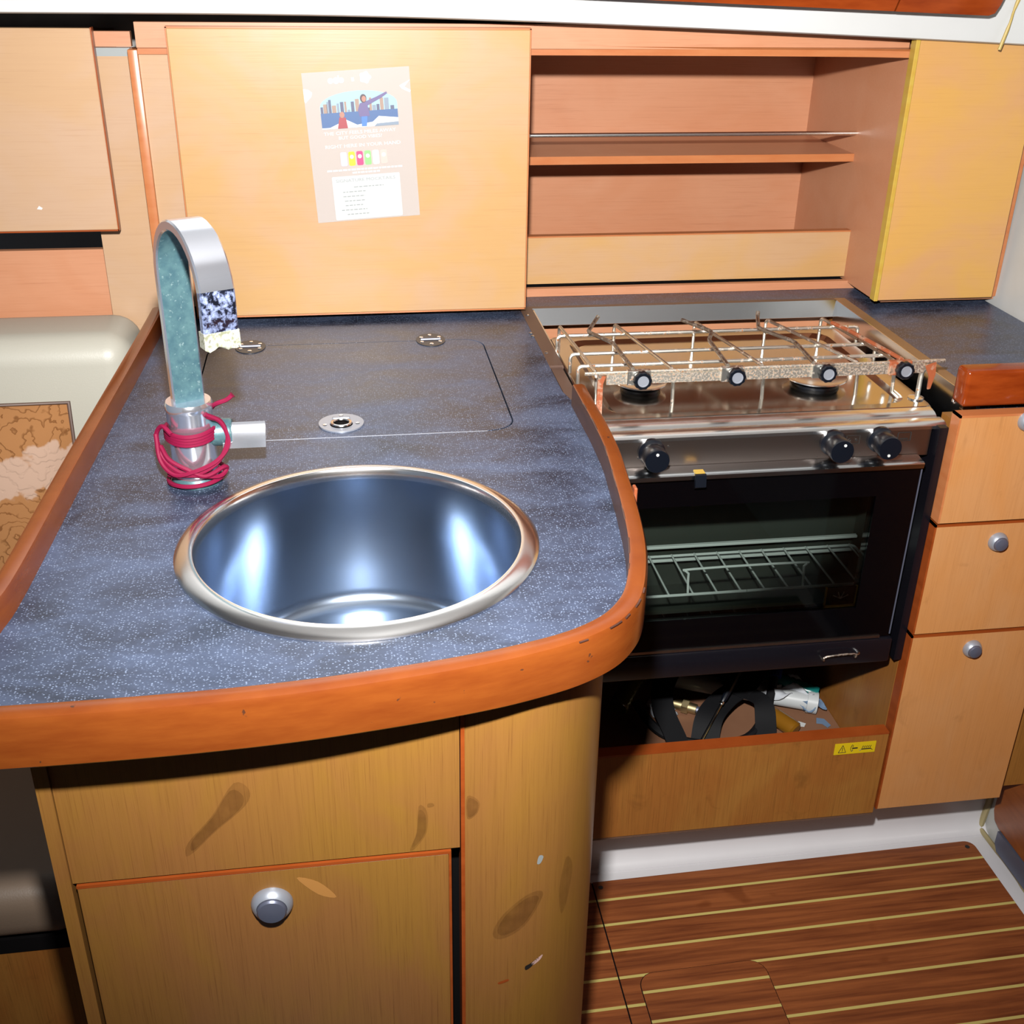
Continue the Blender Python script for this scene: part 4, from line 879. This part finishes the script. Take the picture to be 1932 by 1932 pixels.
# top marks: a word, a cross, a round emblem, corner flourishes
for k, (u, r) in enumerate(((-0.040, 0.0045), (-0.0315, 0.0052), (-0.0235, 0.0045))): flat('logo_letter', disc(u, 0.1015, r, 14, 0.95), 'print_white', 0.0005 + 0.0003 * k)
flat('logo_letter', rect(-0.0285, -0.0265, 0.099, 0.109), 'print_white', 0.0014); flat('logo_cross', rect(-0.0075, -0.0035, 0.099, 0.1045), 'print_white', 0.0005)
flat('round_emblem', [(0.014 + (0.0085 + 0.001 * math.cos(5 * a)) * math.cos(a), 0.1035 + (0.0085 + 0.001 * math.cos(5 * a)) * math.sin(a)) for a in [2 * PI * k / 40 for k in range(40)]], 'print_white', 0.0005)
flat('flourish', [(-0.0835, 0.092), (-0.076, 0.091), (-0.070, 0.086), (-0.072, 0.080), (-0.082, 0.071), (-0.0835, 0.074)], 'print_white', 0.0005)
flat('flourish', [(0.0835, 0.096), (0.072, 0.091), (0.066, 0.088), (0.070, 0.083), (0.082, 0.077), (0.0835, 0.080), (0.074, 0.086)], 'print_white', 0.0005)

# ------------------------------------------------------------------ SETTEE on the left
def cushion(x0, x1, y0, y1, z0, z1, r, n=5):
    mb = MB(); mb.box(x0, x1, y0, y1, z0, z1, r, n); return mb
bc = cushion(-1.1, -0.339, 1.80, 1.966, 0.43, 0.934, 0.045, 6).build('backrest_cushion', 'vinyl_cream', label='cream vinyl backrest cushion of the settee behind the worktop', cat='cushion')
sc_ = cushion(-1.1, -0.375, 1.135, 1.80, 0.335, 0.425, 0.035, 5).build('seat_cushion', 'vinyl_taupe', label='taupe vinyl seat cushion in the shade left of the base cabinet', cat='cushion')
sb = thing('settee_base', (-0.7, 1.5, 0), 'wooden settee base below the taupe seat cushion', 'settee')
mb = MB(); mb.box(-1.1, -0.2955, 1.15, 1.96, 0.0, 0.31); mb.build('plinth', 'veneer_dirty', sb)
mb = MB(); mb.box(-1.1, -0.2955, 1.148, 1.96, 0.3105, 0.334); mb.build('seat_board', 'black_gap', sb)
mb = MB(); mb.box(-1.4, 1.168, -1.28, 0.195, -0.05, -0.002); mb.build('floor', 'teak', kind='structure', label='teak cabin floor behind the photographer')
mb = MB(); mb.box(-1.3, -0.2955, 0.2, 1.147, -0.03, 0.0); mb.build('floor', 'teak', kind='structure', label='teak cabin floor in front of the settee')
# rose pillow
mb = MB(); nx, nz = 14, 14; rings = []
px0, px1, pz0, pz1 = -0.80, -0.432, 0.44, 0.852
def pil(i, j, side):
    u = i / nx * 2 - 1; v = j / nz * 2 - 1
    th_ = 0.055 * (max(0, 1 - abs(u) ** 3) ** 0.6) * (max(0, 1 - abs(v) ** 3) ** 0.6)
    x_ = (px0 + px1) / 2 + u * (px1 - px0) / 2; z_ = (pz0 + pz1) / 2 + v * (pz1 - pz0) / 2
    return (x_, 1.715 + (z_ - 0.65) * 0.12 + side * th_, z_)
for side in (-1, 1):
    g_ = [[mb.bm.verts.new(pil(i, j, side)) for i in range(nx + 1)] for j in range(nz + 1)]
    for j in range(nz):
        for i in range(nx): mb.bm.faces.new((g_[j][i], g_[j][i + 1], g_[j + 1][i + 1], g_[j + 1][i]))
bmesh.ops.remove_doubles(mb.bm, verts=mb.bm.verts, dist=1e-5)
pw = mb.build('pillow', 'rose_fabric', label='brown pillow with a rose pattern leaning on the cream backrest', cat='pillow', angle=80)
mb = MB(); mb.tube([(px0, 1.715 + (pz0 - 0.65) * 0.12, pz0), (px0, 1.715 + (pz1 - 0.65) * 0.12, pz1), (px1, 1.715 + (pz1 - 0.65) * 0.12, pz1), (px1, 1.715 + (pz0 - 0.65) * 0.12, pz0)], 0.004, 8, closed=True); mb.build('piping', 'edge_strip', pw)

# ------------------------------------------------------------------ CLUTTER in the locker below the cooker
LZ = 0.2002
def ribbon(path, w, th=0.002, k=6):
    """flat strap: path of (x, y, z), width along the horizontal normal"""
    P = catmull(path, k); mb = MB(); rings = []
    for i, p in enumerate(P):
        d = (P[min(i + 1, len(P) - 1)] - P[max(i - 1, 0)]); d.z *= 0.3; d.normalize(); s_ = Vector((d.y, -d.x, 0))
        if s_.length < 1e-3: s_ = Vector((1, 0, 0))
        s_.normalize(); rings.append([p + s_ * w / 2, p - s_ * w / 2, p - s_ * w / 2 + Vector((0, 0, th)), p + s_ * w / 2 + Vector((0, 0, th))])
    return mb.loops(rings)
ribbon([(0.60, 1.72, 0.30), (0.575, 1.69, 0.28), (0.545, 1.645, 0.262), (0.535, 1.60, 0.25), (0.545, 1.55, 0.225), (0.55, 1.50, 0.205)], 0.040).build('webbing_strap', 'black_rubber', label='wide black strap hanging on the left in the open locker', cat='strap')
ribbon([(0.665, 1.74, 0.33), (0.668, 1.70, 0.285), (0.675, 1.66, 0.262), (0.69, 1.63, 0.256), (0.72, 1.60, 0.250), (0.718, 1.565, 0.225), (0.706, 1.53, 0.205)], 0.038).build('webbing_strap', 'black_rubber', label='wide black strap crossing the middle of the open locker', cat='strap')
ribbon([(0.60, 1.55, 0.206), (0.618, 1.585, 0.235), (0.655, 1.62, 0.246), (0.71, 1.65, 0.262), (0.735, 1.70, 0.29)], 0.05).build('black_cloth', 'black_rubber', label='crumpled black cloth strip under the screwdriver in the locker', cat='cloth')
MB().tube([(0.49, 1.63, 0.25), (0.51, 1.60, 0.225), (0.54, 1.57, 0.212), (0.60, 1.545, 0.208), (0.68, 1.55, 0.210), (0.73, 1.60, 0.225), (0.765, 1.66, 0.26), (0.79, 1.71, 0.30)], 0.0085, 10, 6).build('cable', 'black_rubber', label='thick black cable looping along the locker floor', cat='cable')
MB().tube([(0.765, 1.655, 0.262), (0.79, 1.70, 0.30)], 0.011, 10, 3).build('cable_sleeve', 'blue_plastic', label='blue plastic sleeve at the upper end of the thick cable', cat='sleeve')
def corrugated(path, r, k, amp, name, mat, label):
    P = catmull(path, k); rr = [r + (amp if i % 2 else -amp) for i in range(len(P))]
    MB().tube(P, rr, 12).build(name, mat, label=label, cat='hose', angle=60)
corrugated([(0.45, 1.60, 0.26), (0.49, 1.66, 0.272), (0.55, 1.72, 0.286), (0.61, 1.77, 0.305), (0.68, 1.80, 0.33)], 0.017, 12, 0.0012, 'ribbed_hose', 'olive_hose', 'olive ribbed hose curving through the dark left of the locker')
corrugated([(0.760, 1.685, 0.243), (0.80, 1.658, 0.238), (0.843, 1.632, 0.231)], 0.015, 9, 0.0010, 'ribbed_hose', 'teal_hose', 'short teal ribbed hose at the right of the locker')
tb = thing('white_tube', (0.70, 1.68, LZ), 'white plastic tube with an end cap lying in the locker', 'tube')
MB().tube([(0.575, 1.715, 0.235), (0.822, 1.625, 0.222)], 0.017, 20).build('pipe', 'pvc_white', tb)
MB().tube([(0.820, 1.6258, 0.222), (0.838, 1.619, 0.221)], 0.021, 20).build('cap', 'pvc_white', tb)
def rag(name, mat, label, cx, cy, cz, sx, sy, seed, h):
    r_ = random.Random(seed); mb = MB(); n = 12; ph = [r_.uniform(0, 6) for _ in range(6)]
    P = [[None] * (n + 1) for _ in range(n + 1)]
    for j in range(n + 1):
        for i in range(n + 1):
            u, v_ = i / n * 2 - 1, j / n * 2 - 1
            zz = h * (1 - 0.6 * u * u) * (1 - 0.6 * v_ * v_) + 0.006 * math.sin(5 * u + ph[0] + 3 * v_) + 0.004 * math.sin(9 * v_ + ph[1])
            P[j][i] = mb.bm.verts.new((cx + sx * u + 0.008 * math.sin(4 * v_ + ph[2]), cy + sy * v_ + 0.008 * math.sin(4 * u + ph[3]), cz + zz))
    for j in range(n):
        for i in range(n): mb.bm.faces.new((P[j][i], P[j][i + 1], P[j + 1][i + 1], P[j + 1][i]))
    o = mb.build(name, mat, label=label, cat='rag', angle=80)
    sm = o.modifiers.new('thickness', 'SOLIDIFY'); sm.thickness = 0.002
rag('rag', 'rag_white', 'white rag lying over the white tube in the locker', 0.785, 1.655, 0.236, 0.040, 0.030, 2, 0.010)
rag('rag', 'rag_blue', 'light blue rag between the teal hose and the white rag', 0.822, 1.625, 0.214, 0.024, 0.018, 5, 0.012)
rag('paper_scrap', 'rag_white', 'crumpled white and grey scrap at the left of the locker', 0.555, 1.655, LZ + 0.004, 0.022, 0.022, 8, 0.012)
sd = thing('screwdriver', (0.64, 1.60, 0.25), 'long screwdriver with a black handle leaning across the locker', 'screwdriver')
MB().tube([(0.587, 1.535, 0.222), (0.640, 1.590, 0.262)], 0.0026, 8).build('shaft', 'steel', sd)
MB().tube([(0.640, 1.590, 0.262), (0.646, 1.596, 0.2665), (0.668, 1.620, 0.283), (0.695, 1.650, 0.303)], [0.003, 0.006, 0.0065, 0.0055], 10).build('handle', 'black_plastic', sd)
MB().tube([(0.638, 1.588, 0.2605), (0.641, 1.591, 0.2628)], 0.0045, 10).build('collar', 'steel_rim', sd)
br = thing('pipe_fitting', (0.60, 1.65, LZ), 'dull brass pipe fitting behind the black straps', 'fitting')
MB().tube([(0.575, 1.665, LZ + 0.012), (0.612, 1.640, LZ + 0.012)], 0.010, 12).build('barrel', 'brass_dull', br)
MB().tube([(0.590, 1.655, LZ + 0.012), (0.600, 1.648, LZ + 0.012)], 0.014, 6).build('nut', 'brass_dull', br)
MB().tube([(0.612, 1.640, LZ + 0.012), (0.640, 1.625, LZ + 0.014)], 0.006, 10).build('spigot', 'nickel_dark', br)
bt = thing('amber_bottle', (0.75, 1.58, LZ), 'amber plastic bottle lying on the locker floor', 'bottle')
MB().tube([(0.735, 1.620, LZ + 0.016), (0.742, 1.607, LZ + 0.016), (0.765, 1.565, LZ + 0.016), (0.772, 1.553, LZ + 0.014)], [0.010, 0.016, 0.016, 0.012], 14, 3).build('flask', 'amber', bt)
MB().tube([(0.728, 1.633, LZ + 0.016), (0.735, 1.620, LZ + 0.016)], 0.008, 12).build('neck', 'amber', bt)
MB().box(0.46, 0.72, 1.520, 1.548, LZ, LZ + 0.016, 0.001, 1).build('wood_batten', 'batten_wood', label='pale wooden batten on the locker floor behind the front board', cat='batten')
def scrap(name, mat, label, poly, z, cat='scrap'):
    MB().prism(poly, 'z', z, z + 0.0012).build(name, mat, label=label, cat=cat, smooth=False)
scrap('paper_scrap', 'paper', 'small white paper scrap lying beside the amber bottle', [(0.775, 1.585), (0.800, 1.578), (0.806, 1.586), (0.795, 1.594), (0.780, 1.596)], LZ + 0.001)
scrap('paper_scrap', 'rag_blue', 'torn blue paper scrap below the tube cap', [(0.832, 1.60), (0.845, 1.595), (0.850, 1.575), (0.842, 1.57), (0.836, 1.582), (0.826, 1.585)], LZ + 0.001)
for o in list(COL.objects):                                       # the locker floor stands 22 mm above the carcass bottom
    if o.parent is None and o.name.split('.')[0] in ('webbing_strap', 'black_cloth', 'cable', 'cable_sleeve', 'ribbed_hose', 'white_tube', 'rag', 'paper_scrap', 'screwdriver', 'pipe_fitting', 'amber_bottle', 'wood_batten'): o.location.z += 0.022
